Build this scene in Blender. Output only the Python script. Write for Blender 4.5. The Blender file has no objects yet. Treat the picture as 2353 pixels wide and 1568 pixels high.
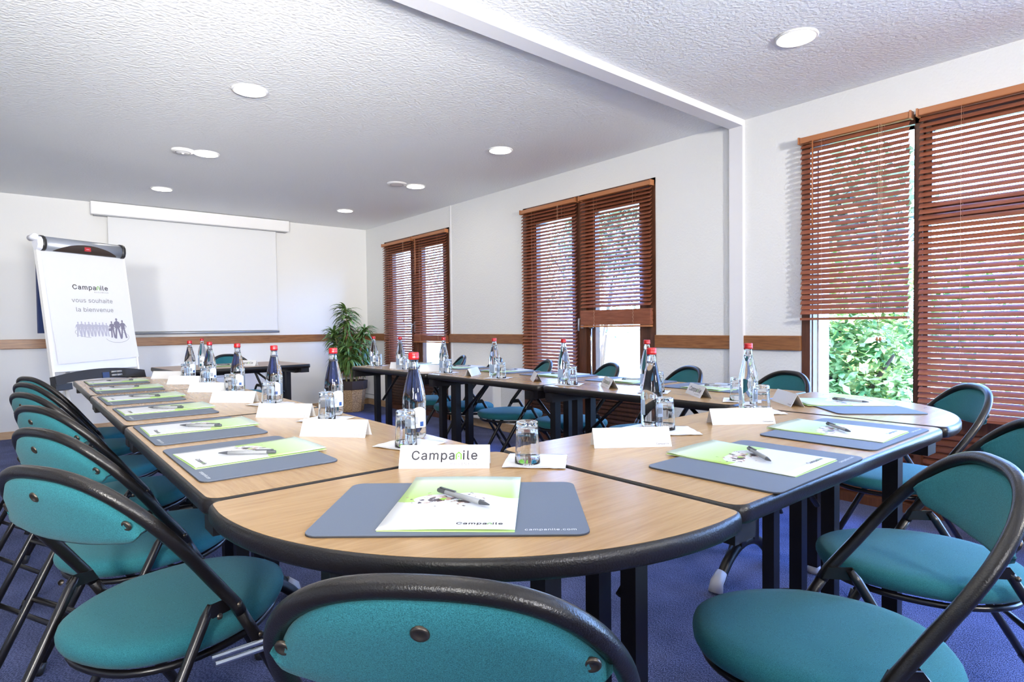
import bpy, math, random
from math import sin, cos, pi, radians, sqrt, atan2
from mathutils import Vector, Matrix

SC = bpy.context.scene
COL = SC.collection

# ------------------------------------------------------------------ camera
cam_d = bpy.data.cameras.new('camera')
cam = bpy.data.objects.new('camera', cam_d); COL.objects.link(cam)
cam_d.sensor_width = 36.0
cam_d.lens = 1363.4 * 36.0 / 2353.0
cam_d.clip_start = 0.02; cam_d.clip_end = 200
_r = Vector((0.7676320572, -0.6407993231, -0.0108283090))
_u = Vector((0.0241853888, 0.0120803897, 0.9996344995))
_f = Vector((0.6404343004, 0.7676133739, -0.0247712559))
cam.matrix_world = Matrix(((_r.x, _u.x, -_f.x, 0), (_r.y, _u.y, -_f.y, 0), (_r.z, _u.z, -_f.z, 1.0444), (0, 0, 0, 1)))
SC.camera = cam

# ------------------------------------------------------------------ colour management, world
SC.view_settings.view_transform = 'Standard'
SC.view_settings.look = 'None'
SC.view_settings.gamma = 1.0
SC.view_settings.use_curve_mapping = False
SC.view_settings.exposure = 0.15
SC.cycles.max_bounces = 12
SC.cycles.diffuse_bounces = 4
SC.cycles.glossy_bounces = 4
SC.cycles.transmission_bounces = 10
SC.cycles.transparent_max_bounces = 16
SC.cycles.sample_clamp_indirect = 6.0
SC.cycles.use_denoising = True
SC.cycles.caustics_reflective = False

world = bpy.data.worlds.new('world'); SC.world = world
world.use_nodes = True
wn = world.node_tree; wn.nodes.clear()
wo = wn.nodes.new('ShaderNodeOutputWorld'); wb = wn.nodes.new('ShaderNodeBackground')
wtc = wn.nodes.new('ShaderNodeTexCoord'); wsep = wn.nodes.new('ShaderNodeSeparateXYZ')
wr = wn.nodes.new('ShaderNodeValToRGB')
wr.color_ramp.elements[0].position = 0.0; wr.color_ramp.elements[0].color = (0.34, 0.56, 1.0, 1)
wr.color_ramp.elements[1].position = 0.8; wr.color_ramp.elements[1].color = (0.13, 0.30, 1.0, 1)
wn.links.new(wtc.outputs['Generated'], wsep.inputs[0]); wn.links.new(wsep.outputs['Z'], wr.inputs[0])
wn.links.new(wr.outputs[0], wb.inputs['Color']); wn.links.new(wb.outputs[0], wo.inputs[0])
wb.inputs['Strength'].default_value = 34.0

def add_light(name, kind, loc, target=None, energy=10, color=(1, 1, 1), size=0.5, size_y=None):
    d = bpy.data.lights.new(name, kind); d.energy = energy; d.color = color
    if kind == 'AREA':
        d.size = size
        if size_y: d.shape = 'RECTANGLE'; d.size_y = size_y
    o = bpy.data.objects.new(name, d); COL.objects.link(o); o.location = loc
    if target is not None:
        o.rotation_euler = (Vector(target) - Vector(loc)).to_track_quat('-Z', 'Y').to_euler()
    return o

sun = add_light('sun', 'SUN', (-6, -6, 12), (4, 0, -1), 55.0, (1.0, 0.92, 0.74))
sun.data.angle = radians(0.6)
def spread(o, deg): o.data.spread = radians(deg); return o
spread(add_light('strobe_right', 'AREA', (1.75, -1.9, 1.75), (3.0, 4.0, 2.35), 44, (1.0, 0.95, 0.88), 0.26), 100)
spread(add_light('strobe_left', 'AREA', (-1.3, -0.9, 1.75), (1.7, 6.0, 2.35), 36, (1.0, 0.96, 0.90), 0.35), 80)
spread(add_light('ceiling_fill', 'AREA', (-0.7, -0.4, 1.25), (0.2, 1.9, 2.38), 19, (1.0, 0.98, 0.97), 0.5), 120)  # added unseen fill, brightens the near left ceiling
spread(add_light('ceiling_fill', 'AREA', (0.2, -1.0, 1.25), (0.9, 5.2, 2.62), 24, (1.0, 0.98, 0.97), 0.4), 55)  # narrow fill added for the far ceiling, no real lamp there
add_light('ceiling_fill', 'AREA', (0.4, -1.5, 1.2), (0.9, 0.0, 2.38), 30, (0.97, 0.95, 1.0), 0.7)  # added upward fill behind the camera, lifts the ceiling

# ------------------------------------------------------------------ materials
MATS = {}
def mat(name, color, rough=0.5, metal=0.0, spec=0.5, **k):
    if name in MATS: return MATS[name]
    m = bpy.data.materials.new(name); m.use_nodes = True
    b = m.node_tree.nodes['Principled BSDF']
    b.inputs['Base Color'].default_value = (*color, 1)
    b.inputs['Roughness'].default_value = rough
    b.inputs['Metallic'].default_value = metal
    b.inputs['Specular IOR Level'].default_value = spec
    for kk, v in k.items():
        b.inputs[kk.replace('_', ' ')].default_value = v
    MATS[name] = m
    return m
def nt(m): return m.node_tree, m.node_tree.nodes['Principled BSDF']
def N(t, kind, **k):
    n = t.nodes.new(kind)
    for a, v in k.items(): setattr(n, a, v)
    return n
def add_bump(m, scale, strength, dist=0.01, detail=3, kind='noise', stretch=(1, 1, 1), src='Object'):
    t, b = nt(m)
    tc = N(t, 'ShaderNodeTexCoord'); mp = N(t, 'ShaderNodeMapping')
    mp.inputs['Scale'].default_value = stretch
    t.links.new(tc.outputs[src], mp.inputs[0])
    if kind == 'noise':
        x = N(t, 'ShaderNodeTexNoise'); x.inputs['Scale'].default_value = scale; x.inputs['Detail'].default_value = detail
        o = x.outputs['Fac']
    else:
        x = N(t, 'ShaderNodeTexVoronoi'); x.inputs['Scale'].default_value = scale; o = x.outputs['Distance']
    t.links.new(mp.outputs[0], x.inputs['Vector'])
    bp = N(t, 'ShaderNodeBump'); bp.inputs['Strength'].default_value = strength; bp.inputs['Distance'].default_value = dist
    t.links.new(o, bp.inputs['Height']); t.links.new(bp.outputs[0], b.inputs['Normal'])
    return x, mp
def add_vary(m, c1, c2, scale, stretch=(1, 1, 1), detail=4, src='Object', lo=0.3, hi=0.7, kind='noise', rough=0.6):
    t, b = nt(m)
    tc = N(t, 'ShaderNodeTexCoord'); mp = N(t, 'ShaderNodeMapping'); mp.inputs['Scale'].default_value = stretch
    t.links.new(tc.outputs[src], mp.inputs[0])
    x = N(t, 'ShaderNodeTexNoise'); x.inputs['Scale'].default_value = scale; x.inputs['Detail'].default_value = detail
    x.inputs['Roughness'].default_value = rough
    t.links.new(mp.outputs[0], x.inputs['Vector'])
    r = N(t, 'ShaderNodeValToRGB')
    r.color_ramp.elements[0].position = lo; r.color_ramp.elements[0].color = (*c1, 1)
    r.color_ramp.elements[1].position = hi; r.color_ramp.elements[1].color = (*c2, 1)
    t.links.new(x.outputs['Fac'], r.inputs[0]); t.links.new(r.outputs[0], b.inputs['Base Color'])
    return r

m_wall = mat('wall_paint', (0.79, 0.80, 0.79), 0.9, spec=0.2); add_bump(m_wall, 70, 0.55, 0.006, 3)
m_wall_smooth = mat('wall_paint_smooth', (0.76, 0.765, 0.755), 0.9, spec=0.2); add_bump(m_wall_smooth, 40, 0.12, 0.004, 2)
m_ceil = mat('ceiling_paint', (0.91, 0.92, 0.915), 0.8, spec=0.3); add_bump(m_ceil, 60, 0.8, 0.006, 3)
m_beam = mat('painted_trim', (0.80, 0.80, 0.82), 0.55, spec=0.3)
m_dado = mat('dado_wood', (0.22, 0.085, 0.028), 0.35)
add_vary(m_dado, (0.17, 0.062, 0.020), (0.33, 0.14, 0.048), 9, (14, 1, 14), src='Object')
m_dado2 = mat('dado_wood_back', (0.22, 0.085, 0.028), 0.35)
add_vary(m_dado2, (0.17, 0.065, 0.022), (0.34, 0.15, 0.055), 9, (1, 14, 14), src='Object')
m_skirt = mat('skirting_wood', (0.55, 0.36, 0.20), 0.5)
add_vary(m_skirt, (0.48, 0.30, 0.16), (0.62, 0.42, 0.25), 6, (2, 2, 8))
m_frame = mat('window_wood', (0.085, 0.028, 0.012), 0.4)
add_vary(m_frame, (0.06, 0.02, 0.009), (0.13, 0.045, 0.02), 8, (10, 10, 1))
m_panel = mat('door_panel_wood', (0.05, 0.018, 0.01), 0.5)
add_vary(m_panel, (0.035, 0.012, 0.007), (0.085, 0.03, 0.014), 8, (10, 10, 1))
m_louvre = mat('louvre_wood', (0.16, 0.05, 0.025), 0.45)
m_slat = mat('blind_slat', (0.27, 0.085, 0.042), 0.38)
add_vary(m_slat, (0.20, 0.058, 0.028), (0.34, 0.115, 0.058), 7, (9, 1, 9), src='Object')
m_slat_light = mat('blind_rail_wood', (0.42, 0.16, 0.06), 0.4)
m_cord = mat('blind_cord', (0.55, 0.33, 0.22), 0.7)
m_white_metal = mat('white_enamel', (0.82, 0.82, 0.82), 0.35)
m_grille = mat('grey_grille', (0.35, 0.36, 0.38), 0.5)
m_black_plastic = mat('black_plastic', (0.02, 0.02, 0.022), 0.4)

m_carpet = mat('carpet', (0.07, 0.08, 0.12), 0.95, spec=0.15)
_x, _m = add_bump(m_carpet, 260, 0.9, 0.006, 2)
def carpet_nodes(m):
    t, b = nt(m)
    tc = N(t, 'ShaderNodeTexCoord')
    mp = N(t, 'ShaderNodeMapping'); mp.inputs['Rotation'].default_value = (0, 0, 0.6); mp.inputs['Scale'].default_value = (1, 2.2, 1)
    t.links.new(tc.outputs['Object'], mp.inputs[0])
    v = N(t, 'ShaderNodeTexNoise'); v.inputs['Scale'].default_value = 170; v.inputs['Detail'].default_value = 2
    t.links.new(mp.outputs[0], v.inputs['Vector'])
    n = N(t, 'ShaderNodeTexNoise'); n.inputs['Scale'].default_value = 5; n.inputs['Detail'].default_value = 5
    t.links.new(tc.outputs['Object'], n.inputs['Vector'])
    r = N(t, 'ShaderNodeValToRGB')
    r.color_ramp.elements[0].position = 0.35; r.color_ramp.elements[0].color = (0.020, 0.028, 0.065, 1)
    r.color_ramp.elements[1].position = 0.68; r.color_ramp.elements[1].color = (0.17, 0.195, 0.36, 1)
    a = N(t, 'ShaderNodeMath', operation='MULTIPLY_ADD'); a.inputs[1].default_value = 0.25; 
    t.links.new(n.outputs['Fac'], a.inputs[0]); 
    s = N(t, 'ShaderNodeMath', operation='SUBTRACT'); t.links.new(v.outputs['Fac'], s.inputs[0]); s.inputs[1].default_value = 0.12
    t.links.new(s.outputs[0], a.inputs[2])
    t.links.new(a.outputs[0], r.inputs[0]); t.links.new(r.outputs[0], b.inputs['Base Color'])
carpet_nodes(m_carpet)

def wood_top(name, c1, c2, sc):
    m = mat(name, c1, 0.24, spec=0.5)
    t, b = nt(m)
    tc = N(t, 'ShaderNodeTexCoord'); mp = N(t, 'ShaderNodeMapping'); mp.inputs['Scale'].default_value = sc
    t.links.new(tc.outputs['Object'], mp.inputs[0])
    w = N(t, 'ShaderNodeTexNoise'); w.inputs['Scale'].default_value = 14; w.inputs['Detail'].default_value = 6; w.inputs['Roughness'].default_value = 0.65
    w.inputs['Distortion'].default_value = 0.6
    t.links.new(mp.outputs[0], w.inputs['Vector'])
    r = N(t, 'ShaderNodeValToRGB')
    r.color_ramp.elements[0].position = 0.3; r.color_ramp.elements[0].color = (*c1, 1)
    r.color_ramp.elements[1].position = 0.7; r.color_ramp.elements[1].color = (*c2, 1)
    t.links.new(w.outputs['Fac'], r.inputs[0]); t.links.new(r.outputs[0], b.inputs['Base Color'])
    return m
m_top_y = wood_top('beech_laminate_along', (0.33, 0.19, 0.078), (0.455, 0.28, 0.122), (7, 0.5, 1))
m_top_x = wood_top('beech_laminate_across', (0.33, 0.19, 0.078), (0.455, 0.28, 0.122), (0.5, 7, 1))
m_top_d = mat('dark_laminate', (0.33, 0.22, 0.165), 0.3)
m_edge = mat('table_edging', (0.008, 0.0065, 0.006), 0.33, spec=0.38); add_bump(m_edge, 330, 0.35, 0.0015, 2)
m_leg = mat('table_steel', (0.005, 0.004, 0.005), 0.4, spec=0.3)
m_silver = mat('silver_plastic', (0.42, 0.42, 0.46), 0.4)
m_chrome = mat('chrome', (0.75, 0.76, 0.8), 0.15, 1.0)

def fabric(name, c1, c2):
    m = mat(name, c1, 0.9, spec=0.2)
    t, b = nt(m)
    b.inputs['Sheen Weight'].default_value = 0.08
    tc = N(t, 'ShaderNodeTexCoord')
    mp = N(t, 'ShaderNodeMapping'); mp.inputs['Scale'].default_value = (1.0, 1.8, 1.4); mp.inputs['Rotation'].default_value = (0, 0, 0.4)
    t.links.new(tc.outputs['Object'], mp.inputs[0])
    v = N(t, 'ShaderNodeTexNoise'); v.inputs['Scale'].default_value = 800; v.inputs['Detail'].default_value = 2
    t.links.new(mp.outputs[0], v.inputs['Vector'])
    r = N(t, 'ShaderNodeValToRGB')
    r.color_ramp.elements[0].position = 0.28; r.color_ramp.elements[0].color = (*c1, 1)
    r.color_ramp.elements[1].position = 0.72; r.color_ramp.elements[1].color = (*c2, 1)
    t.links.new(v.outputs['Fac'], r.inputs[0]); t.links.new(r.outputs[0], b.inputs['Base Color'])
    bp = N(t, 'ShaderNodeBump'); bp.inputs['Strength'].default_value = 0.4; bp.inputs['Distance'].default_value = 0.002
    t.links.new(v.outputs['Fac'], bp.inputs['Height']); t.links.new(bp.outputs[0], b.inputs['Normal'])
    return m
m_teal = fabric('teal_fabric', (0.009, 0.075, 0.088), (0.036, 0.215, 0.245))
m_tube = mat('black_coated_tube', (0.008, 0.0065, 0.006), 0.3, spec=0.45); add_bump(m_tube, 420, 0.3, 0.0015, 2)
m_thin = mat('black_painted_steel', (0.007, 0.006, 0.007), 0.28, spec=0.5)
m_screw = mat('bronze_screw', (0.09, 0.075, 0.06), 0.35, 0.8)

m_pad = mat('grey_desk_pad', (0.115, 0.140, 0.185), 0.6, spec=0.3); add_bump(m_pad, 500, 0.1, 0.001, 1)
m_pad_edge = mat('desk_pad_edge', (0.02, 0.02, 0.025), 0.6)
m_paper = mat('white_card', (0.64, 0.65, 0.67), 0.6, spec=0.3)
m_tissue = mat('tissue', (0.72, 0.71, 0.72), 0.95, spec=0.1); add_bump(m_tissue, 90, 0.4, 0.003, 2)
m_ink = mat('grey_ink', (0.07, 0.07, 0.09), 0.6)
m_ink_light = mat('pale_grey_ink', (0.17, 0.17, 0.20), 0.6)
m_ink_green = mat('green_ink', (0.13, 0.36, 0.03), 0.6)
m_ink_black = mat('black_ink', (0.03, 0.03, 0.04), 0.6)
m_print_white = mat('white_print', (0.85, 0.87, 0.9), 0.6)
m_lime = mat('lime_paper', (0.50, 0.72, 0.26), 0.6)
m_pen = mat('pen_grey', (0.24, 0.25, 0.26), 0.4)
m_pen_dark = mat('pen_dark', (0.055, 0.06, 0.07), 0.4)
m_cap = mat('red_cap', (0.36, 0.006, 0.008), 0.3)
m_label = mat('bottle_label', (0.70, 0.80, 0.92), 0.4)
m_label_blue = mat('bottle_label_blue', (0.02, 0.06, 0.20), 0.4)
m_wrap_g = mat('green_wrapper', (0.20, 0.55, 0.06), 0.25)
m_wrap_b = mat('brown_wrapper', (0.09, 0.06, 0.055), 0.25)
m_wrap_t = mat('blue_wrapper', (0.05, 0.32, 0.50), 0.25)

def booklet_mat():
    m = mat('booklet_cover', (0.85, 0.87, 0.9), 0.35, spec=0.4)
    t, b = nt(m)
    tc = N(t, 'ShaderNodeTexCoord'); sp = N(t, 'ShaderNodeSeparateXYZ'); t.links.new(tc.outputs['Object'], sp.inputs[0])
    def M(op, a, bb=None, c=None):
        n = N(t, 'ShaderNodeMath', operation=op)
        for i, v in enumerate((a, bb, c)):
            if v is None: continue
            if isinstance(v, (int, float)): n.inputs[i].default_value = v
            else: t.links.new(v, n.inputs[i])
        return n.outputs[0]
    X, Y = sp.outputs['X'], sp.outputs['Y']
    # boundary of the green field: a wave y = f(x)
    wav = M('MULTIPLY', M('SINE', M('MULTIPLY_ADD', X, 34.0, 1.2)), 0.022)
    bound = M('MULTIPLY_ADD', X, 0.10, M('ADD', wav, 0.020))
    above = M('GREATER_THAN', Y, bound)
    g = M('MULTIPLY', M('SUBTRACT', 0.15, Y), 6.5)
    g2 = M('MINIMUM', M('MAXIMUM', g, 0.10), 0.85)
    gr = N(t, 'ShaderNodeMix', data_type='RGBA'); gr.inputs[6].default_value = (0.60, 0.68, 0.58, 1); gr.inputs[7].default_value = (0.36, 0.60, 0.08, 1)
    t.links.new(g2, gr.inputs[0])
    base = N(t, 'ShaderNodeMix', data_type='RGBA'); base.inputs[6].default_value = (0.66, 0.68, 0.70, 1)
    t.links.new(above, base.inputs[0]); t.links.new(gr.outputs[2], base.inputs[7])
    # floral patch
    dx = M('MULTIPLY', M('ADD', X, 0.022), 1.0); dy = M('MULTIPLY', M('SUBTRACT', Y, 0.006), 1.9)
    d = M('SQRT', M('ADD', M('MULTIPLY', dx, dx), M('MULTIPLY', dy, dy)))
    no = N(t, 'ShaderNodeTexNoise'); no.inputs['Scale'].default_value = 75; no.inputs['Detail'].default_value = 3
    t.links.new(tc.outputs['Object'], no.inputs['Vector'])
    disc = M('LESS_THAN', d, 0.056)
    w2 = N(t, 'ShaderNodeMix', data_type='RGBA'); t.links.new(disc, w2.inputs[0]); t.links.new(base.outputs[2], w2.inputs[6]); w2.inputs[7].default_value = (0.66, 0.68, 0.70, 1)
    mask = M('GREATER_THAN', M('SUBTRACT', no.outputs['Fac'], M('MULTIPLY', d, 3.6)), 0.38)
    vo = N(t, 'ShaderNodeTexVoronoi'); vo.inputs['Scale'].default_value = 90
    t.links.new(tc.outputs['Object'], vo.inputs['Vector'])
    sv = N(t, 'ShaderNodeSeparateColor'); t.links.new(vo.outputs['Color'], sv.inputs[0])
    cr = N(t, 'ShaderNodeValToRGB'); cr.color_ramp.interpolation = 'CONSTANT'
    e = cr.color_ramp.elements; e[0].color = (0.04, 0.025, 0.03, 1); e[1].position = 0.35; e[1].color = (0.45, 0.30, 0.24, 1)
    n1 = e.new(0.6); n1.color = (0.30, 0.55, 0.08, 1); n2 = e.new(0.75); n2.color = (0.75, 0.62, 0.66, 1); n3 = e.new(0.88); n3.color = (0.08, 0.05, 0.06, 1)
    t.links.new(sv.outputs[0], cr.inputs[0])
    f = N(t, 'ShaderNodeMix', data_type='RGBA'); t.links.new(mask, f.inputs[0]); t.links.new(w2.outputs[2], f.inputs[6]); t.links.new(cr.outputs[0], f.inputs[7])
    t.links.new(f.outputs[2], b.inputs['Base Color'])
    return m
m_cover = booklet_mat()

def glass_mat(name, ior=1.45, color=(1, 1, 1), rough=0.0):
    m = bpy.data.materials.new(name); m.use_nodes = True; t = m.node_tree; t.nodes.clear()
    o = N(t, 'ShaderNodeOutputMaterial'); g = N(t, 'ShaderNodeBsdfGlass'); g.inputs['IOR'].default_value = ior
    g.inputs['Color'].default_value = (*color, 1); g.inputs['Roughness'].default_value = rough
    t.links.new(g.outputs[0], o.inputs[0]); return m
def thin_glass(name, tint=(1, 1, 1), spec=0.12, edge=0.6):
    m = bpy.data.materials.new(name); m.use_nodes = True; t = m.node_tree; t.nodes.clear()
    o = N(t, 'ShaderNodeOutputMaterial'); tr = N(t, 'ShaderNodeBsdfTransparent'); tr.inputs[0].default_value = (*tint, 1)
    gl = N(t, 'ShaderNodeBsdfGlossy'); gl.inputs['Roughness'].default_value = 0.02
    lw = N(t, 'ShaderNodeLayerWeight'); lw.inputs['Blend'].default_value = spec
    mx = N(t, 'ShaderNodeMixShader'); 
    t.links.new(lw.outputs['Fresnel'], mx.inputs[0]); t.links.new(tr.outputs[0], mx.inputs[1]); t.links.new(gl.outputs[0], mx.inputs[2])
    t.links.new(mx.outputs[0], o.inputs[0]); return m
m_pane = thin_glass('window_pane', (0.97, 0.99, 1.0), 0.08)
m_bottle = glass_mat('bottle_glass', 1.33, (0.97, 0.985, 1.0))
m_tumbler = glass_mat('tumbler_glass', 1.45, (0.985, 0.99, 0.99))

def emit(name, color, s):
    m = bpy.data.materials.new(name); m.use_nodes = True; t = m.node_tree; t.nodes.clear()
    o = N(t, 'ShaderNodeOutputMaterial'); e = N(t, 'ShaderNodeEmission'); e.inputs[0].default_value = (*color, 1); e.inputs[1].default_value = s
    t.links.new(e.outputs[0], o.inputs[0]); return m
m_lamp = emit('lamp_diffuser', (1.0, 0.92, 0.80), 42.0)

m_leaf = mat('plant_leaf', (0.10, 0.22, 0.04), 0.4)
add_vary(m_leaf, (0.020, 0.060, 0.015), (0.17, 0.29, 0.07), 14, (1, 1, 1), lo=0.35, hi=0.66)
m_leaf_dry = mat('dry_leaf', (0.22, 0.12, 0.06), 0.7)
m_stem = mat('plant_stem', (0.22, 0.20, 0.09), 0.7)
m_soil = mat('soil', (0.04, 0.03, 0.02), 0.9)
m_basket = mat('basket_weave', (0.42, 0.27, 0.13), 0.7)
add_vary(m_basket, (0.20, 0.11, 0.045), (0.62, 0.42, 0.22), 60, (1, 1, 2.2), lo=0.35, hi=0.65); add_bump(m_basket, 70, 0.9, 0.01, 2, stretch=(1, 1, 2))
m_basket_rim = mat('dark_rim', (0.03, 0.018, 0.014), 0.6)

m_board = mat('flip_board', (0.72, 0.74, 0.82), 0.35)
m_alu = mat('aluminium_grey', (0.33, 0.36, 0.42), 0.35, 0.4)
m_navy = mat('navy_metal', (0.02, 0.035, 0.11), 0.35)
m_logo_red = mat('red_badge', (0.42, 0.02, 0.03), 0.4)
m_screen = mat('projection_fabric', (0.74, 0.755, 0.765), 0.8, spec=0.1)
m_sil_light = mat('silhouette_pale', (0.38, 0.38, 0.46), 0.7)
m_sil_dark = mat('silhouette_dark', (0.17, 0.16, 0.22), 0.7)
m_ground = mat('ground_pale', (0.55, 0.55, 0.45), 0.95); add_vary(m_ground, (0.62, 0.60, 0.50), (0.35, 0.42, 0.20), 3)
m_render = mat('outside_render', (0.8, 0.8, 0.8), 0.9)
m_shrub_l = mat('shrub_leaf_light', (0.16, 0.36, 0.10), 0.6, Transmission_Weight=0.0)
add_vary(m_shrub_l, (0.06, 0.17, 0.03), (0.80, 0.86, 0.34), 5, lo=0.40, hi=0.62)
m_shrub_d = mat('shrub_leaf_dark', (0.03, 0.09, 0.05), 0.6)
add_vary(m_shrub_d, (0.040, 0.055, 0.025), (0.22, 0.24, 0.12), 4)
m_bark = mat('bark', (0.09, 0.06, 0.045), 0.9)

# ------------------------------------------------------------------ mesh helpers
class MB:
    def __init__(s): s.v = []; s.f = []; s.sm = []; s.mi = []
    def add(s, vs, fs, smooth=False, mi=0):
        b = len(s.v); s.v += [tuple(x) for x in vs]
        for f in fs: s.f.append(tuple(b + i for i in f)); s.sm.append(smooth); s.mi.append(mi)
        return s
    def box(s, x0, x1, y0, y1, z0, z1, M=None, mi=0):
        vs = [Vector(p) for p in ((x0, y0, z0), (x1, y0, z0), (x1, y1, z0), (x0, y1, z0), (x0, y0, z1), (x1, y0, z1), (x1, y1, z1), (x0, y1, z1))]
        if M is not None: vs = [M @ p for p in vs]
        return s.add(vs, [(0, 3, 2, 1), (4, 5, 6, 7), (0, 1, 5, 4), (1, 2, 6, 5), (2, 3, 7, 6), (3, 0, 4, 7)], False, mi)
    def prism(s, pts, z0, z1, M=None, mi=0, smooth=False, cap=True):
        n = len(pts); vs = [Vector((p[0], p[1], z0)) for p in pts] + [Vector((p[0], p[1], z1)) for p in pts]
        if M is not None: vs = [M @ p for p in vs]
        b = len(s.v); s.v += [tuple(x) for x in vs]
        for i in range(n):
            j = (i + 1) % n; s.f.append((b + i, b + j, b + n + j, b + n + i)); s.sm.append(smooth); s.mi.append(mi)
        if cap:
            s.f.append(tuple(b + i for i in reversed(range(n)))); s.sm.append(False); s.mi.append(mi)
            s.f.append(tuple(b + n + i for i in range(n))); s.sm.append(False); s.mi.append(mi)
        return s
    def rings(s, rings, closed_ring=True, cap=True, smooth=True, mi=0):
        """loft a list of equal-length vertex rings"""
        n = len(rings[0]); b = len(s.v)
        for r in rings: s.v += [tuple(p) for p in r]
        for k in range(len(rings) - 1):
            for i in range(n if closed_ring else n - 1):
                j = (i + 1) % n
                s.f.append((b + k * n + i, b + k * n + j, b + (k + 1) * n + j, b + (k + 1) * n + i)); s.sm.append(smooth); s.mi.append(mi)
        if cap:
            s.f.append(tuple(b + i for i in reversed(range(n)))); s.sm.append(False); s.mi.append(mi)
            m = b + (len(rings) - 1) * n
            s.f.append(tuple(m + i for i in range(n))); s.sm.append(False); s.mi.append(mi)
        return s
    def tube(s, pts, r, seg=10, mi=0, cap=True, closed=False):
        P = [Vector(p) for p in pts]; n = len(P)
        R = r if isinstance(r, (list, tuple)) else [r] * n
        T = []
        for i in range(n):
            if closed: t = P[(i + 1) % n] - P[i - 1]
            else: t = P[min(i + 1, n - 1)] - P[max(i - 1, 0)]
            T.append(t.normalized())
        up = Vector((0, 0, 1)) if abs(T[0].z) < 0.9 else Vector((1, 0, 0))
        nx = T[0].cross(up).normalized(); rings = []
        for i in range(n):
            nx = (nx - T[i] * nx.dot(T[i])).normalized(); ny = T[i].cross(nx)
            rings.append([P[i] + (nx * cos(2 * pi * k / seg) + ny * sin(2 * pi * k / seg)) * R[i] for k in range(seg)])
        if closed: rings.append(rings[0]); cap = False
        return s.rings(rings, True, cap, True, mi)
    def lathe(s, prof, seg=24, c=(0, 0, 0), mi=0, cap=False, M=None):
        rings = []
        for (r, z) in prof:
            ring = [Vector((c[0] + r * cos(2 * pi * k / seg), c[1] + r * sin(2 * pi * k / seg), c[2] + z)) for k in range(seg)]
            if M is not None: ring = [M @ p for p in ring]
            rings.append(ring)
        return s.rings(rings, True, cap, True, mi)
    def mesh(s, name, *mats_):
        me = bpy.data.meshes.new(name); me.from_pydata(s.v, [], s.f)
        for m in mats_: me.materials.append(m)
        me.polygons.foreach_set('use_smooth', s.sm); me.polygons.foreach_set('material_index', s.mi)
        me.update(); return me
    def obj(s, name, mats_, parent=None, loc=None, rz=0.0, normals=False):
        if not isinstance(mats_, (list, tuple)): mats_ = [mats_]
        me = s.mesh(name, *mats_)
        if normals:
            import bmesh
            bm = bmesh.new(); bm.from_mesh(me); bmesh.ops.remove_doubles(bm, verts=bm.verts, dist=1e-6)
            bmesh.ops.recalc_face_normals(bm, faces=bm.faces); bm.to_mesh(me); bm.free()
        return link(name, me, parent, loc, rz)

def link(name, data, parent=None, loc=None, rz=0.0):
    o = bpy.data.objects.new(name, data); COL.objects.link(o)
    if parent is not None: o.parent = parent
    if loc is not None: o.location = loc
    if rz: o.rotation_euler = (0, 0, rz)
    return o
def bevel(o, w=0.003, seg=2, angle=35):
    m = o.modifiers.new('bevel', 'BEVEL'); m.width = w; m.segments = seg; m.limit_method = 'ANGLE'; m.angle_limit = radians(angle)
    return o
def tag(o, label, cat, group=None, kind=None):
    o['label'] = label; o['category'] = cat
    if group: o['group'] = group
    if kind: o['kind'] = kind
    return o
def thing(name, label, cat, loc=(0, 0, 0), rz=0.0, group=None):
    o = bpy.data.objects.new(name, None); COL.objects.link(o)
    o.empty_display_size = 0.05; o.location = loc; o.rotation_euler = (0, 0, rz)
    return tag(o, label, cat, group)
def struct(o, label=None):
    o['kind'] = 'structure'
    if label: o['label'] = label
    return o
def dup(root, label, loc, rz=0.0, group=None):
    r = root.copy(); COL.objects.link(r); r.location = loc; r.rotation_euler = (0, 0, rz); r['label'] = label
    if group: r['group'] = group
    for ch in list(root.children):
        c = ch.copy(); COL.objects.link(c); c.parent = r
        for g in list(ch.children):
            d = g.copy(); COL.objects.link(d); d.parent = c
    return r

def rrect(x0, x1, y0, y1, r, n=5):
    pts = []
    for cx, cy, a in ((x1 - r, y0 + r, -pi / 2), (x1 - r, y1 - r, 0), (x0 + r, y1 - r, pi / 2), (x0 + r, y0 + r, pi)):
        for k in range(n + 1): pts.append((cx + r * cos(a + pi / 2 * k / n), cy + r * sin(a + pi / 2 * k / n)))
    return pts
def inset(pts, d):
    n = len(pts); out = []
    for i in range(n):
        a, b, c = Vector(pts[i - 1]), Vector(pts[i]), Vector(pts[(i + 1) % n])
        e1 = (b - a); e2 = (c - b)
        if e1.length < 1e-9: e1 = e2
        if e2.length < 1e-9: e2 = e1
        n1 = Vector((-e1.y, e1.x)).normalized(); n2 = Vector((-e2.y, e2.x)).normalized()
        m = (n1 + n2); m.normalize(); k = d / max(0.3, m.dot(n1)); out.append((b.x + m.x * k, b.y + m.y * k))
    return out

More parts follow.
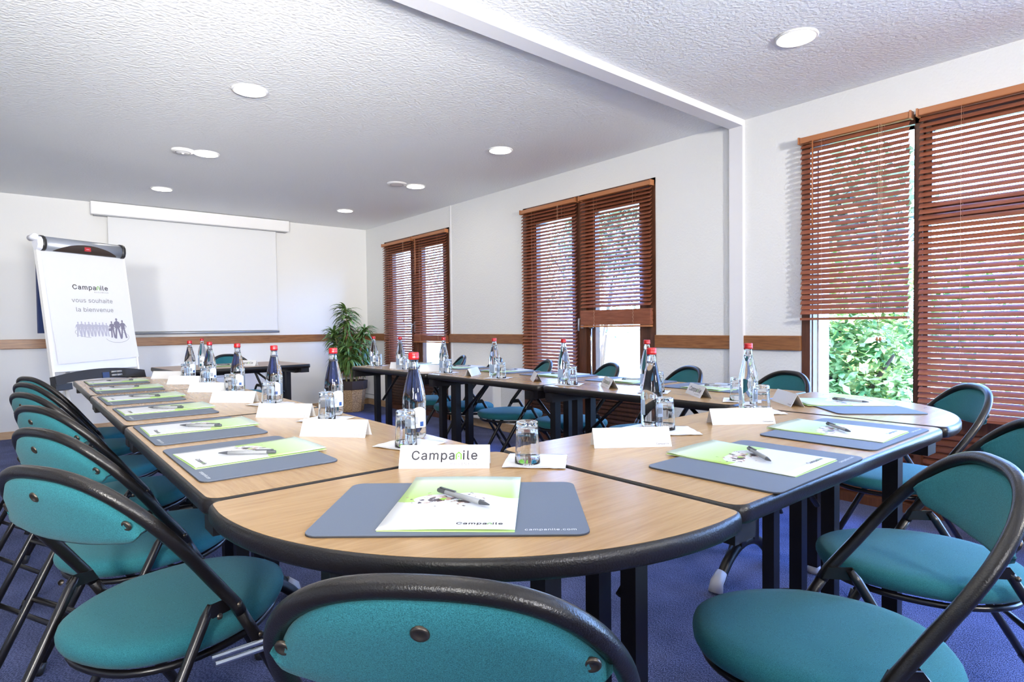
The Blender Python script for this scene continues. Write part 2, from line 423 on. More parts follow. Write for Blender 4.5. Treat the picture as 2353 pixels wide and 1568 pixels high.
# text as flat meshes (local x to the right, y up, in the z=0 plane)
_tx = {}
try:
    import os
    _fp = os.path.join(bpy.utils.system_resource('DATAFILES'), 'fonts', 'Inter.woff2')
    FONT = bpy.data.fonts.load(_fp)
except Exception:
    FONT = None
def text_mb(s, size, spacing=1.0, bold=0.0):
    key = (s, size, spacing, bold)
    if key not in _tx:
        c = bpy.data.curves.new('t', 'FONT'); c.body = s; c.size = size
        if FONT is not None: c.font = FONT
        c.space_character = spacing; c.offset = bold
        c.resolution_u = 3
        o = bpy.data.objects.new('t', c); COL.objects.link(o); bpy.context.view_layer.update()
        dg = bpy.context.evaluated_depsgraph_get(); me = bpy.data.meshes.new_from_object(o.evaluated_get(dg))
        vs = [tuple(v.co) for v in me.vertices]; fs = [tuple(p.vertices) for p in me.polygons]
        bpy.data.objects.remove(o); bpy.data.curves.remove(c); bpy.data.meshes.remove(me)
        _tx[key] = (vs, fs)
    return _tx[key]
def put_text(mb, s, size, x, y, mi=0, spacing=1.0, bold=0.0, align='L', z=0.0):
    vs, fs = text_mb(s, size, spacing, 0.0)
    x0 = min(v[0] for v in vs); x1 = max(v[0] for v in vs)
    sh = {'L': x - x0, 'R': x - x1, 'C': x - (x0 + x1) / 2}[align]
    st = [(0, 0)] if bold <= 0 else [(0, 0), (bold, 0), (-bold, 0), (0, bold), (0, -bold)]
    for q, (ox, oy) in enumerate(st):      # heavier strokes: a few shifted copies
        mb.add([(v[0] + sh + ox, v[1] + y + oy, v[2] + z + q * 0.0004 * size) for v in vs], fs, False, mi)
    return x + (x1 - x0) if align == 'L' else x
def house_n(mb, x, y, h, w, mi, t):
    """letter n drawn like a small house: two posts, pointed roof and a dot"""
    hh = h * 0.72; ap = h * 1.12
    P = [(x, y), (x + t, y), (x + t, y + hh - t * 0.1), (x + w / 2, y + ap - t * 1.25), (x + w - t, y + hh - t * 0.1), (x + w - t, y), (x + w, y), (x + w, y + hh + t * 0.1), (x + w / 2, y + ap), (x, y + hh + t * 0.1)]
    vs = [(p[0], p[1], 0) for p in P]
    mb.add(vs, [(0, 1, 2, 9), (9, 2, 3, 8), (8, 3, 4, 7), (7, 4, 5, 6)], False, mi)
    q = t * 0.45; cx = x + w / 2; cy = y + hh * 0.62
    mb.add([(cx - q, cy - q, 0), (cx + q, cy - q, 0), (cx + q, cy + q, 0), (cx - q, cy + q, 0)], [(0, 1, 2, 3)], False, mi)
def logo_mb(width, sub=True, align='C', mi=(0, 1, 2)):
    """'Campanile' wordmark with a green house for its n; returns an MB centred on x, baseline y=0"""
    mb = MB(); s = 1.0; g = 0.09
    x = put_text(mb, 'Campa', s, 0, 0, mi[0], 1.1, 0.013)
    xh = max(v[1] for v in text_mb('x', s, 1.0, 0.0)[0])
    x += g * 0.8; house_n(mb, x, 0, xh * 1.10, xh * 0.92, mi[1], xh * 0.20); x += xh * 0.92 + g * 0.8
    x = put_text(mb, 'ile', s, x, 0, mi[0], 1.12, 0.013)
    if sub: put_text(mb, 'BUSINESS', 0.30, x, -0.33, mi[2], 1.45, 0.0, 'R')
    k = width / x; off = {'C': x / 2, 'L': 0, 'R': x}[align]
    mb.v = [((v[0] - off) * k, v[1] * k, v[2] * k) for v in mb.v]
    return mb

# ------------------------------------------------------------------ room shell
XW, YB, H = 3.71, 7.55, 2.385
XL, YF = -2.1, -3.3
T = 0.25
struct(MB().box(XL - T, XW + T, YF - T, YB + T, -0.12, 0.0).obj('floor', m_carpet))
struct(MB().box(XL - T, XW + 0.6, YF - T, YB + T, H, H + 0.2).obj('ceiling', m_ceil))
struct(MB().box(XL - T, XW + T, YB, YB + T, 0, H).obj('wall_back', m_wall_smooth))
struct(MB().box(XL - T, XL, YF, YB, 0, H).obj('wall_left', m_wall_smooth))
struct(MB().box(XL - T, XW + T, YF - T, YF, 0, H).obj('wall_front', m_wall_smooth))
WZ = 2.152
OP = [(5.515, 7.02), (2.745, 4.262), (-0.55, 1.66), (-2.45, -0.85)]
wall = MB(); prev = YF
for (a, b) in sorted(OP):
    wall.box(XW, XW + T, prev, a, 0, H); wall.box(XW, XW + T, a, b, WZ, H); prev = b
wall.box(XW, XW + T, prev, YB, 0, H)
for (a, b) in OP: wall.box(XW + 0.10, XW + T, b - 0.057, b, 0, WZ); wall.box(XW + 0.10, XW + T, a, a + 0.057, 0, WZ)
struct(wall.obj('wall_right', m_wall))

# ceiling beam and the flat post it lands on
struct(MB().box(XL, XW, 2.032, 2.127, H - 0.042, H + 0.001).obj('trim_1', m_beam), 'slim white boxed beam crossing the ceiling')
struct(MB().box(XW - 0.03, XW + 0.001, 2.032, 2.127, 0, H - 0.042).obj('trim_2', m_beam), 'slim white post on the window wall below the beam')
# dado rails
def rail(n, x0, x1, y0, y1, m):
    o = MB().box(x0, x1, y0, y1, 0.874, 0.967).obj('trim_%d' % n, m); bevel(o, 0.004); struct(o, 'brown varnished wooden dado rail')
rail(3, XL, XW - 0.022, YB - 0.022, YB + 0.001, m_dado2)
rail(4, XW - 0.022, XW + 0.001, 7.02, YB, m_dado)
rail(5, XW - 0.022, XW + 0.001, 4.262, 5.515, m_dado)
rail(6, XW - 0.022, XW + 0.001, 2.127, 2.745, m_dado)
rail(7, XW - 0.022, XW + 0.001, 1.66, 2.032, m_dado)
# baseboards
struct(MB().box(XL, XW, YB - 0.015, YB + 0.001, 0, 0.072).obj('baseboard_back', m_skirt))
bb = MB()
for a, b in ((7.02, YB - 0.015), (4.262, 5.515), (2.127, 2.745), (1.66, 2.032)): bb.box(XW - 0.015, XW + 0.001, a, b, 0, 0.08)
struct(bb.obj('baseboard_right', m_skirt))
struct(MB().box(XL, XL + 0.015, YF, YB - 0.015, 0, 0.072).obj('baseboard_left', m_skirt))
# plaster seam on window wall
struct(MB().box(XW - 0.006, XW + 0.001, 5.475, 5.49, 0.08, H).obj('trim_8', m_beam))

# ------------------------------------------------------------------ windows
XG = XW + 0.065
def window(n, y0, y1, panes, post, lower, zt=WZ, label=''):
    """panes: list of (ya, yb, za, zb) glass openings seen through one wooden frame"""
    fr = MB(); x0, x1 = XW - 0.004, XW + 0.10
    # outer frame
    fr.box(x0, x1, y0, y0 + 0.05, 0, zt); fr.box(x0, x1, y1 - 0.05, y1, 0, zt); fr.box(x0, x1, y0, y1, zt - 0.05, zt)
    fr.box(x0, x1, y0, y1, 0, 0.05)
    for (pa, pb) in post: fr.box(x0 - 0.0, x1, pa, pb, 0, zt)
    o = struct(fr.obj('window_%d' % n, m_frame), label)
    for (ya, yb, za, zb, sy0, sy1, sz0, sz1) in panes:
        s = MB(); xs0, xs1 = XW + 0.025, XW + 0.085
        s.box(xs0, xs1, sy0, ya, sz0, sz1); s.box(xs0, xs1, yb, sy1, sz0, sz1)
        s.box(xs0, xs1, ya, yb, zb, sz1)
        if za > sz0: s.box(xs0, xs1, ya, yb, sz0, za)
        so = s.obj('sash', m_frame, o); bevel(so, 0.004)
        g = MB().box(XG, XG + 0.006, ya, yb, za, zb).obj('pane', m_pane, so)
    for (a, b, z0, z1) in lower:
        l = MB(); l.box(XW + 0.045, XW + 0.08, a, b, z0, z1)
        k = int((z1 - z0) / 0.035)
        for i in range(k):
            z = z0 + 0.012 + i * (z1 - z0 - 0.01) / k
            l.box(XW + 0.03, XW + 0.05, a, b, z, z + 0.022)
        l.obj('lower_panel', m_panel if n != 3 else m_louvre, o)
    return o
w1 = window(1, 5.515, 7.02, [(6.41, 6.87, 0.60, 1.99, 6.31, 6.97, 0.50, 2.10), (5.69, 6.15, 0.60, 1.99, 5.565, 6.23, 0.50, 2.10)], [(6.23, 6.31)],
            [(5.565, 6.23, 0.05, 0.50), (6.31, 6.97, 0.05, 0.50)], label='tall brown double window nearest the far corner')
w2 = window(2, 2.745, 4.262, [(3.65, 4.11, 0.50, 1.99, 3.54, 4.212, 0.42, 2.10), (2.92, 3.38, 0.50, 1.99, 2.795, 3.46, 0.42, 2.10)], [(3.46, 3.54)],
            [(2.795, 3.46, 0.05, 0.42), (3.54, 4.212, 0.05, 0.42)], label='tall brown double window in the middle of the wall')
w3 = window(3, -0.55, 1.66, [(1.078, 1.605, 0.52, 2.10, 1.065, 1.61, 0.46, 2.10), (0.32, 0.995, 1.67, 2.06, 0.26, 1.03, 1.60, 2.10), (0.28, 1.01, 0.55, 1.565, 0.26, 1.03, 0.46, 1.60),
                            (-0.47, 0.17, 0.55, 2.06, -0.50, 0.18, 0.46, 2.10)], [(1.03, 1.065), (0.18, 0.26)],
            [(1.065, 1.61, 0.05, 0.46), (0.26, 1.03, 0.05, 0.46), (-0.5, 0.18, 0.05, 0.46)], label='wide brown window nearest the camera')
w4 = window(4, -2.45, -0.85, [(-1.60, -1.00, 0.12, 1.99, -1.65, -0.90, 0.06, 2.10), (-2.30, -1.70, 0.12, 1.99, -2.40, -1.65, 0.06, 2.10)], [], [], label='added glazed door behind the camera, letting in more daylight')  # unseen door, added so blue daylight reaches the right-hand floor
# door handles and bolt on the middle window
hd = MB(); hd.box(XW - 0.012, XW + 0.0, 3.485, 3.515, 1.02, 1.16); hd.tube([(XW - 0.01, 3.50, 1.10), (XW - 0.05, 3.50, 1.10), (XW - 0.055, 3.50, 1.00)], 0.008, 8)
hd.obj('handle', m_alu, w2)
MB().tube([(XW - 0.012, 3.395, 0.35), (XW - 0.012, 3.395, 1.02)], 0.007, 8).obj('bolt_rod', m_chrome, w2)
MB().tube([(XW - 0.012 + 0.0, 3.395 + 0.03 * cos(a), 1.05 + 0.03 * sin(a)) for a in [i * pi / 6 for i in range(13)]], 0.005, 8).obj('bolt_ring', m_chrome, w2)
hd = MB(); hd.box(XW - 0.012, XW, 6.255, 6.285, 0.98, 1.12); hd.tube([(XW - 0.01, 6.27, 1.08), (XW - 0.05, 6.27, 1.08), (XW - 0.055, 6.27, 0.98)], 0.008, 8)
hd.obj('handle', m_alu, w1)

# ------------------------------------------------------------------ venetian blinds
def blind(label, y0, y1, ztop, zbot, x, tilt, stack=0.0, wand=None, tassel=None, tilt_end=0.0):
    t = thing('venetian_blind', label, 'blind', (x, (y0 + y1) / 2, zbot), group='brown slatted blinds at the windows')
    L = y1 - y0; a, b = -L / 2, L / 2; Z = ztop - zbot
    o = MB().box(-0.022, 0.022, a - 0.004, b + 0.004, Z - 0.035, Z).obj('headrail', m_slat_light, t); bevel(o, 0.006, 3)
    MB().box(-0.024, 0.024, a - 0.012, a - 0.003, Z - 0.038, Z + 0.003).box(-0.024, 0.024, b + 0.003, b + 0.012, Z - 0.038, Z + 0.003).obj('headrail_cap', m_slat_light, t)
    pitch, w, th = 0.0300, 0.0345, 0.0022
    s = MB(); z = Z - 0.055; zs = stack + 0.02; n = 0
    rnd = random.Random(int(y0 * 1000))
    while z > zs:
        ang = tilt + rnd.uniform(-0.03, 0.03)
        c, si = cos(ang), sin(ang); dz = rnd.uniform(-0.0015, 0.0015); dy = rnd.uniform(-0.002, 0.002)
        ring = []
        for u in (-0.5, -0.17, 0.17, 0.5):     # slightly crowned slat; room edge (-x) hangs lower
            ring.append((u * w, 0.0018 * (1 - (2 * u) ** 2)))
        sec = [(p[0], p[1] + th / 2) for p in ring] + [(p[0], p[1] - th / 2) for p in reversed(ring)]
        sec = [(p[0] * c - p[1] * si, p[0] * si + p[1] * c) for p in sec]
        r0 = [(p[0], a + dy, z + dz + p[1]) for p in sec]; r1 = [(p[0], b + dy, z - dz + p[1]) for p in sec]
        s.rings([r1, r0], True, True, False)
        z -= pitch; n += 1
    s.obj('slats', m_slat, t)
    if stack > 0.03:
        s = MB(); z = 0.018
        while z < stack + 0.012:
            dx = rnd.uniform(-0.003, 0.003)
            s.box(-w / 2 + dx, w / 2 + dx, a + rnd.uniform(-.003, .003), b + rnd.uniform(-.003, .003), z, z + 0.0035, None); z += 0.0033
        s.obj('gathered_slats', m_slat, t)
    o = MB().box(-0.018, 0.018, a, b, 0, 0.014).obj('bottom_rail', m_slat_light if stack > 0.03 else m_slat, t)
    cd = MB()
    for yy in (a + 0.22 * L, b - 0.22 * L):
        for xx in (-0.019, 0.019): cd.tube([(xx, yy, 0.005), (xx, yy, Z - 0.03)], 0.0009, 4)
    # looped slack where the slats are gathered
    if stack > 0.03:
        for yy in (a + 0.22 * L, b - 0.22 * L):
            P = [(-0.022, yy + 0.006 * sin(k * 1.9), 0.01 + stack * k / 14) for k in range(15)]
            cd.tube(P, 0.0014, 4)
    cd.obj('ladder_cord', m_cord, t)
    if wand is not None:
        yy, ln = wand
        MB().tube([(-0.03, yy, Z - 0.03), (-0.032, yy, Z - 0.03 - ln)], 0.004, 6).obj('tilt_wand', m_slat_light, t)
    if tassel is not None:
        yy, zz = tassel
        g = MB(); g.tube([(-0.028, yy, Z - 0.03), (-0.03, yy + 0.004, zz + 0.02)], 0.0011, 4); g.tube([(-0.028, yy + 0.01, Z - 0.03), (-0.03, yy + 0.012, zz + 0.02)], 0.0011, 4)
        g.obj('pull_cord', m_cord, t)
        k = MB()
        for q in (0.0, 0.016): k.lathe([(0.002, 0.022), (0.006, 0.016), (0.007, 0.004), (0.003, 0.0)], 8, (-0.03, yy - 0.002 + q, zz))
        k.obj('cord_tassel', m_slat_light, t)
    return t
TL = radians(40)
blind('left brown venetian blind of the window nearest the far corner, lowered fully', 6.285, 7.00, 2.125, 0.50, XW - 0.030, TL, wand=None, tassel=(-0.20, 0.62))
blind('right brown venetian blind of the far corner window, slats gathered at its foot', 5.535, 6.235, 2.130, 0.865, XW - 0.030, TL, stack=0.075, wand=(0.27, 0.42))
blind('left brown venetian blind of the middle window, lowered fully behind the chairs', 3.545, 4.245, 2.130, 0.44, XW - 0.030, TL, tassel=(-0.16, 0.60))
blind('right brown venetian blind of the middle window, raised with a thick gathered stack', 2.765, 3.485, 2.130, 1.03, XW - 0.030, TL, stack=0.125, wand=None)
blind('half raised brown venetian blind casting a shadow beside the white post', 1.076, 1.640, 2.155, 1.062, XW - 0.055, TL + 0.13, stack=0.022, wand=(0.205, 0.50), tassel=(-0.155, -0.12))
blind('wide brown venetian blind reaching the right edge of the picture', 0.20, 1.030, 2.155, 0.545, XW - 0.055, TL + 0.10)

# ------------------------------------------------------------------ downlights, detectors
def downlight(x, y, label, first=[None]):
    if first[0] is None:
        t = thing('ceiling_downlight', label, 'ceiling light', (x, y, H), group='recessed ceiling lights')
        MB().lathe([(0.083, 0.0), (0.094, 0.0), (0.095, -0.004), (0.090, -0.009), (0.082, -0.008), (0.081, -0.002)], 40).obj('trim_ring', m_white_metal, t)
        MB().lathe([(0.0005, -0.0045), (0.082, -0.0045)], 40).obj('lamp_diffuser', m_lamp, t, normals=False)
        first[0] = t; return t
    return dup(first[0], label, (x, y, H))
downlight(1.036, 3.513, 'round lit downlight in the left row, nearest the camera')
downlight(1.14, 4.976, 'round lit downlight in the left row, beside the smoke detector')
downlight(1.09, 6.467, 'round lit downlight in the left row, closest to the screen wall')
downlight(2.837, 1.297, 'large round lit downlight on the right beyond the ceiling beam')
downlight(2.856, 3.536, 'round lit downlight above the middle window, right row')
downlight(2.941, 4.929, 'round lit downlight in the right row, beside the flat ceiling disc')
downlight(2.908, 6.43, 'round lit downlight in the right row near the far corner')
for x, y, w_ in ((1.0, 1.3, 'above the foreground chair'), (1.0, -1.0, 'behind the camera, centre'), (2.84, -1.0, 'behind the camera, window side'), (-0.8, -1.0, 'behind the camera, left side'), (-0.8, 1.3, 'left of the camera'),
                 (-0.8, 3.5, 'over the left aisle, near part'), (-0.8, 5.0, 'over the left aisle, middle part'), (-0.8, 6.45, 'over the left aisle, at the screen wall')):
    downlight(x, y, 'added fill downlight outside the picture, ' + w_)  # unseen downlights added on the same grid for more room light
t = thing('smoke_detector', 'round white detector with dark slots on the left part of the ceiling', 'smoke detector', (0.985, 4.99, H))
MB().lathe([(0.001, -0.022), (0.040, -0.022), (0.044, -0.018), (0.070, -0.014), (0.078, -0.006), (0.078, 0.0)], 32).obj('housing', m_white_metal, t)
MB().lathe([(0.046, -0.0185), (0.052, -0.0178)], 32).obj('slot_ring', m_grille, t)
MB().lathe([(0.001, -0.030), (0.008, -0.028), (0.010, -0.022)], 12).obj('indicator', m_white_metal, t)
t = thing('ceiling_disc', 'flat round white disc on the ceiling by the right row of lights', 'ceiling vent', (2.75, 4.945, H))
MB().lathe([(0.001, -0.012), (0.055, -0.012), (0.085, -0.010), (0.092, 0.0)], 32).obj('cover', m_white_metal, t)
MB().lathe([(0.056, -0.0125), (0.060, -0.0122)], 32).obj('groove', m_grille, t)

# ------------------------------------------------------------------ projection screen
t = thing('projection_screen', 'pull-down white projection screen in its long white case', 'projection screen', (1.62, YB, 1.0))
o = MB().box(-1.01, 1.01, -0.115, -0.005, 1.245, 1.38).obj('screen_case', m_white_metal, t); bevel(o, 0.01, 3)
MB().box(-0.985, 0.985, -0.10, -0.02, 1.238, 1.2455).obj('case_slot', m_grille, t)
MB().box(-0.862, 0.858, -0.061, -0.059, 0.03, 1.244).obj('screen_fabric', m_screen, t)
MB().tube([(-0.875, -0.06, 0.012), (0.875, -0.06, 0.012)], 0.013, 12).obj('weight_bar', m_alu, t)
MB().tube([(0.02, -0.06, 0.0), (0.045, -0.06, -0.022), (0.06, -0.06, -0.022), (0.085, -0.06, 0.0)], 0.003, 6).obj('pull_handle', m_white_metal, t)

# ------------------------------------------------------------------ wall heaters
def heater(label, x0, x1, y0, y1, z0, z1, front, cord=True):
    t = thing('wall_heater', label, 'heater', ((x0 + x1) / 2, (y0 + y1) / 2, z0), group='white electric wall heaters')
    a, b, c = (x1 - x0) / 2, (y1 - y0) / 2, z1 - z0
    o = MB().box(-a, a, -b, b, 0, c).obj('casing', m_white_metal, t); bevel(o, 0.012, 3)
    g = MB()
    if front == 'x':
        for i in range(5): g.box(-a - 0.002, -a + 0.004, -b * 0.9, b * 0.9, c * 0.80 + i * 0.016, c * 0.80 + i * 0.016 + 0.006)
        MB().box(-a - 0.004, -a + 0.002, -b * 0.92, b * 0.92, 0.055, 0.065).obj('seam', m_grille, t)
    else:
        for i in range(6): g.box(-a * 0.15, a * 0.22, -b - 0.002, -b + 0.004, c * 0.74 + i * 0.018, c * 0.74 + i * 0.018 + 0.009)
    g.obj('grille', m_grille, t)
heater('white wall heater partly hidden behind the potted plant', 3.60, XW, 7.06, 7.46, 0.10, 0.56, 'x')
heater('white wall heater between the two far windows, under the dado rail', 3.60, XW, 4.62, 5.42, 0.10, 0.62, 'x')
heater('white slotted wall heater low on the screen wall behind the small table', 1.30, 2.30, YB - 0.11, YB, 0.12, 0.62, 'y')
t = thing('wall_socket', 'small white wall socket right of the heater on the window wall', 'socket', (XW - 0.006, 4.42, 0.50))
o = MB().box(-0.006, 0.006, -0.035, 0.035, -0.035, 0.035).obj('face_plate', m_white_metal, t); bevel(o, 0.004)
MB().lathe([(0.001, 0.0), (0.018, 0.0)], 16, M=Matrix.Translation((-0.0065, 0, 0)) @ Matrix.Rotation(pi / 2, 4, 'Y')).obj('socket_hole', m_grille, t)

# ------------------------------------------------------------------ tables
TZ = 0.74
def tabletop(t, pts, mtop, th=0.032):
    """pts ccw in the thing's local xy; black bumper edging round a laminate top"""
    e = MB(); lay = [(0.004, TZ - th), (0.0, TZ - th + 0.006), (0.0, TZ - 0.010), (0.0018, TZ - 0.004), (0.0045, TZ - 0.0010), (0.0072, TZ - 0.0004)]
    e.rings([[(p[0], p[1], z) for p in inset(pts, d)] for d, z in lay], True, True, True)
    e.obj('edging', m_edge, t)
    q = inset(pts, 0.0072)
    MB().prism(q, TZ - 0.012, TZ).obj('tabletop', mtop, t)
def t_leg(t, cx, cy, along, spread=0.05, foot=0.26, ends=True):
    """pair of posts on an arched foot; 'along' is the direction (unit) in which the foot runs"""
    ax, ay = along; top = TZ - 0.033
    lg = MB(); w = 0.020
    for s in (-1, 1):
        px, py = cx + ax * spread * s, cy + ay * spread * s
        lg.box(px - w, px + w, py - w, py + w, 0.145, top)
    px, py = ax * (spread + 0.20), ay * (spread + 0.20)
    qx, qy = (0.022 if abs(ax) < .5 else abs(px)), (0.022 if abs(ay) < .5 else abs(py))
    lg.box(cx - qx, cx + qx, cy - qy, cy + qy, top - 0.045, top)
    lo = lg.obj('leg', m_leg, t)
    P = []
    for k in range(15):
        u = -1 + 2 * k / 14; P.append((cx + ax * foot * 0.88 * u, cy + ay * foot * 0.88 * u, 0.035 + 0.115 * (1 - abs(u) ** 2.3)))
    MB().tube(P, 0.020, 10).obj('arched_foot', m_leg, lo)
    for s in (-1, 1):
        ft = MB()
        a = Vector((cx + ax * foot * 0.80 * s, cy + ay * foot * 0.80 * s, 0.068)); b = Vector((cx + ax * foot * s, cy + ay * foot * s, 0.004))
        ft.tube([a, (a + b) / 2 + Vector((ax * 0.012 * s, ay * 0.012 * s, 0.004)), b], [0.0215, 0.025, 0.028], 12)
        ft.obj('foot_cap', m_silver, lo)
def brace(t, a, b):
    MB().tube([a, b], 0.009, 8).obj('brace', m_leg, t)
def rect_table(label, x0, x1, y0, y1, along, mtop, group, rz=0.0, legpos=None, name='folding_table'):
    cx, cy = (x0 + x1) / 2, (y0 + y1) / 2; a, b = (x1 - x0) / 2, (y1 - y0) / 2
    t = thing(name, label, 'table', (cx, cy, 0), rz, group)
    tabletop(t, rrect(-a, a, -b, b, 0.035), mtop)
    LX = -0.085 if cx > 2 else 0.05
    if along == 'x':    # long side along x, end frames run along y
        for s in (-1, 1): t_leg(t, s * (a - 0.075), 0.01, (0, 1), 0.05, 0.25)
        MB().box(-a + 0.13, a - 0.13, -0.012, 0.012, TZ - 0.075, TZ - 0.033).obj('stretcher', m_leg, t)
        for s in (-1, 1): brace(t, (s * (a - 0.075), 0, 0.46), (s * (a - 0.34), 0, TZ - 0.06))
    else:
        for s in (-1, 1): t_leg(t, LX, s * (b - 0.075), (1, 0), 0.05, 0.23 if cx > 2 else 0.185)
        MB().box(-0.012, 0.012, -b + 0.13, b - 0.13, TZ - 0.075, TZ - 0.033).obj('stretcher', m_leg, t)
        for s in (-1, 1): brace(t, (LX, s * (b - 0.075), 0.46), (LX, s * (b - 0.34), TZ - 0.06))
    # corner latch plates
    for sx in (-1, 1):
        for sy in (-1, 1):
            k = MB(); k.box(sx * (a - 0.05) - 0.035, sx * (a - 0.05) + 0.035, sy * (b - 0.05) - 0.03, sy * (b - 0.05) + 0.03, TZ - 0.072, TZ - 0.033)
            k.obj('latch_plate', m_leg, t)
    return t
GT = 'beech folding tables joined into a horseshoe'
T1 = rect_table('beech folding table at the near end of the left row, two places set', 0.250, 0.897, 1.152, 2.225, 'y', m_top_y, GT)
rect_table('beech folding table in the middle of the left row', 0.252, 0.899, 2.235, 3.385, 'y', m_top_y, GT)
rect_table('beech folding table at the far end of the left row, before the flipchart', 0.255, 0.902, 3.395, 4.50, 'y', m_top_y, GT)
rect_table('beech folding table between both rounded corner tables', 0.910, 2.035, 0.505, 1.152, 'x', m_top_x, GT)
rect_table('beech folding table at the near end of the window row', 2.045, 2.700, 1.175, 2.230, 'y', m_top_y, GT)
rect_table('beech folding table in the middle of the window row', 2.040, 2.695, 2.240, 3.330, 'y', m_top_y, GT)
rect_table('beech folding table at the far end of the window row, beside the potted plant', 2.035, 2.690, 3.340, 4.450, 'y', m_top_y, GT)
rect_table('separate small brown table standing below the projection screen', 0.86, 1.92, 4.99, 5.70, 'x', m_top_d, None, radians(4.5), name='presenter_table')

def corner_table(label, px, py, a0, R, name='corner_table', bulge=0.0, legs=()):
    """quarter-round table: square corner at (px,py), arc from angle a0 over 90 degrees"""
    t = thing(name, label, 'table', (px, py, 0), 0, GT)
    pts = [(0.0, 0.0)]; u0 = Vector((cos(a0), sin(a0))); u1 = Vector((cos(a0 + pi / 2), sin(a0 + pi / 2)))
    rr = 0.03; n = 40
    pts = [tuple(u1 * rr), tuple((u0 + u1) * rr * 0.3), tuple(u0 * rr)]
    arc = []
    for k in range(n + 1):
        f = k / n; ph = a0 + f * pi / 2
        r = R + bulge * sin(f * pi)
        arc.append((r * cos(ph), r * sin(ph)))
    # round the two outer corners
    def rnd_corner(c, p, q):
        c, p, q = Vector(c), Vector(p), Vector(q); a = c + (p - c).normalized() * rr; b = c + (q - c).normalized() * rr
        return [tuple(a.lerp(c, s).lerp(c.lerp(b, s), s)) for s in (0, .25, .5, .75, 1)]
    pts += rnd_corner(arc[0], (0, 0), arc[4]) + arc[3:-3] + rnd_corner(arc[-1], arc[-5], (0, 0))
    tabletop(t, pts, m_top_x)
    for (lx, ly) in legs:
        o = MB().box(lx - 0.022, lx + 0.022, ly - 0.022, ly + 0.022, 0.03, TZ - 0.033).obj('leg', m_leg, t)
        MB().lathe([(0.001, 0.0), (0.026, 0.0), (0.028, 0.012), (0.022, 0.03), (0.001, 0.03)], 16, (lx, ly, 0)).obj('foot_cap', m_silver, o)
        MB().box(lx - 0.05, lx + 0.05, ly - 0.045, ly + 0.045, TZ - 0.055, TZ - 0.033).obj('leg_plate', m_leg, o)
    return t
corner_table('quarter-round beech corner table in the foreground', 0.902, 1.144, pi, 0.655, bulge=0.035, legs=((-0.45, -0.08), (-0.10, -0.28)))
corner_table('quarter-round beech corner table beside the wide window', 2.043, 1.167, -pi / 2, 0.665, bulge=0.03, legs=((0.08, -0.50), (0.50, -0.08), (0.09, -0.10)))

for q_ in (-0.014, 0.014):
    MB().tube([(-0.30, -0.46 + q_, 0.41), (0.31, -0.46 + q_, 0.41)], 0.006, 8).obj('cross_rail', m_chrome, T1)

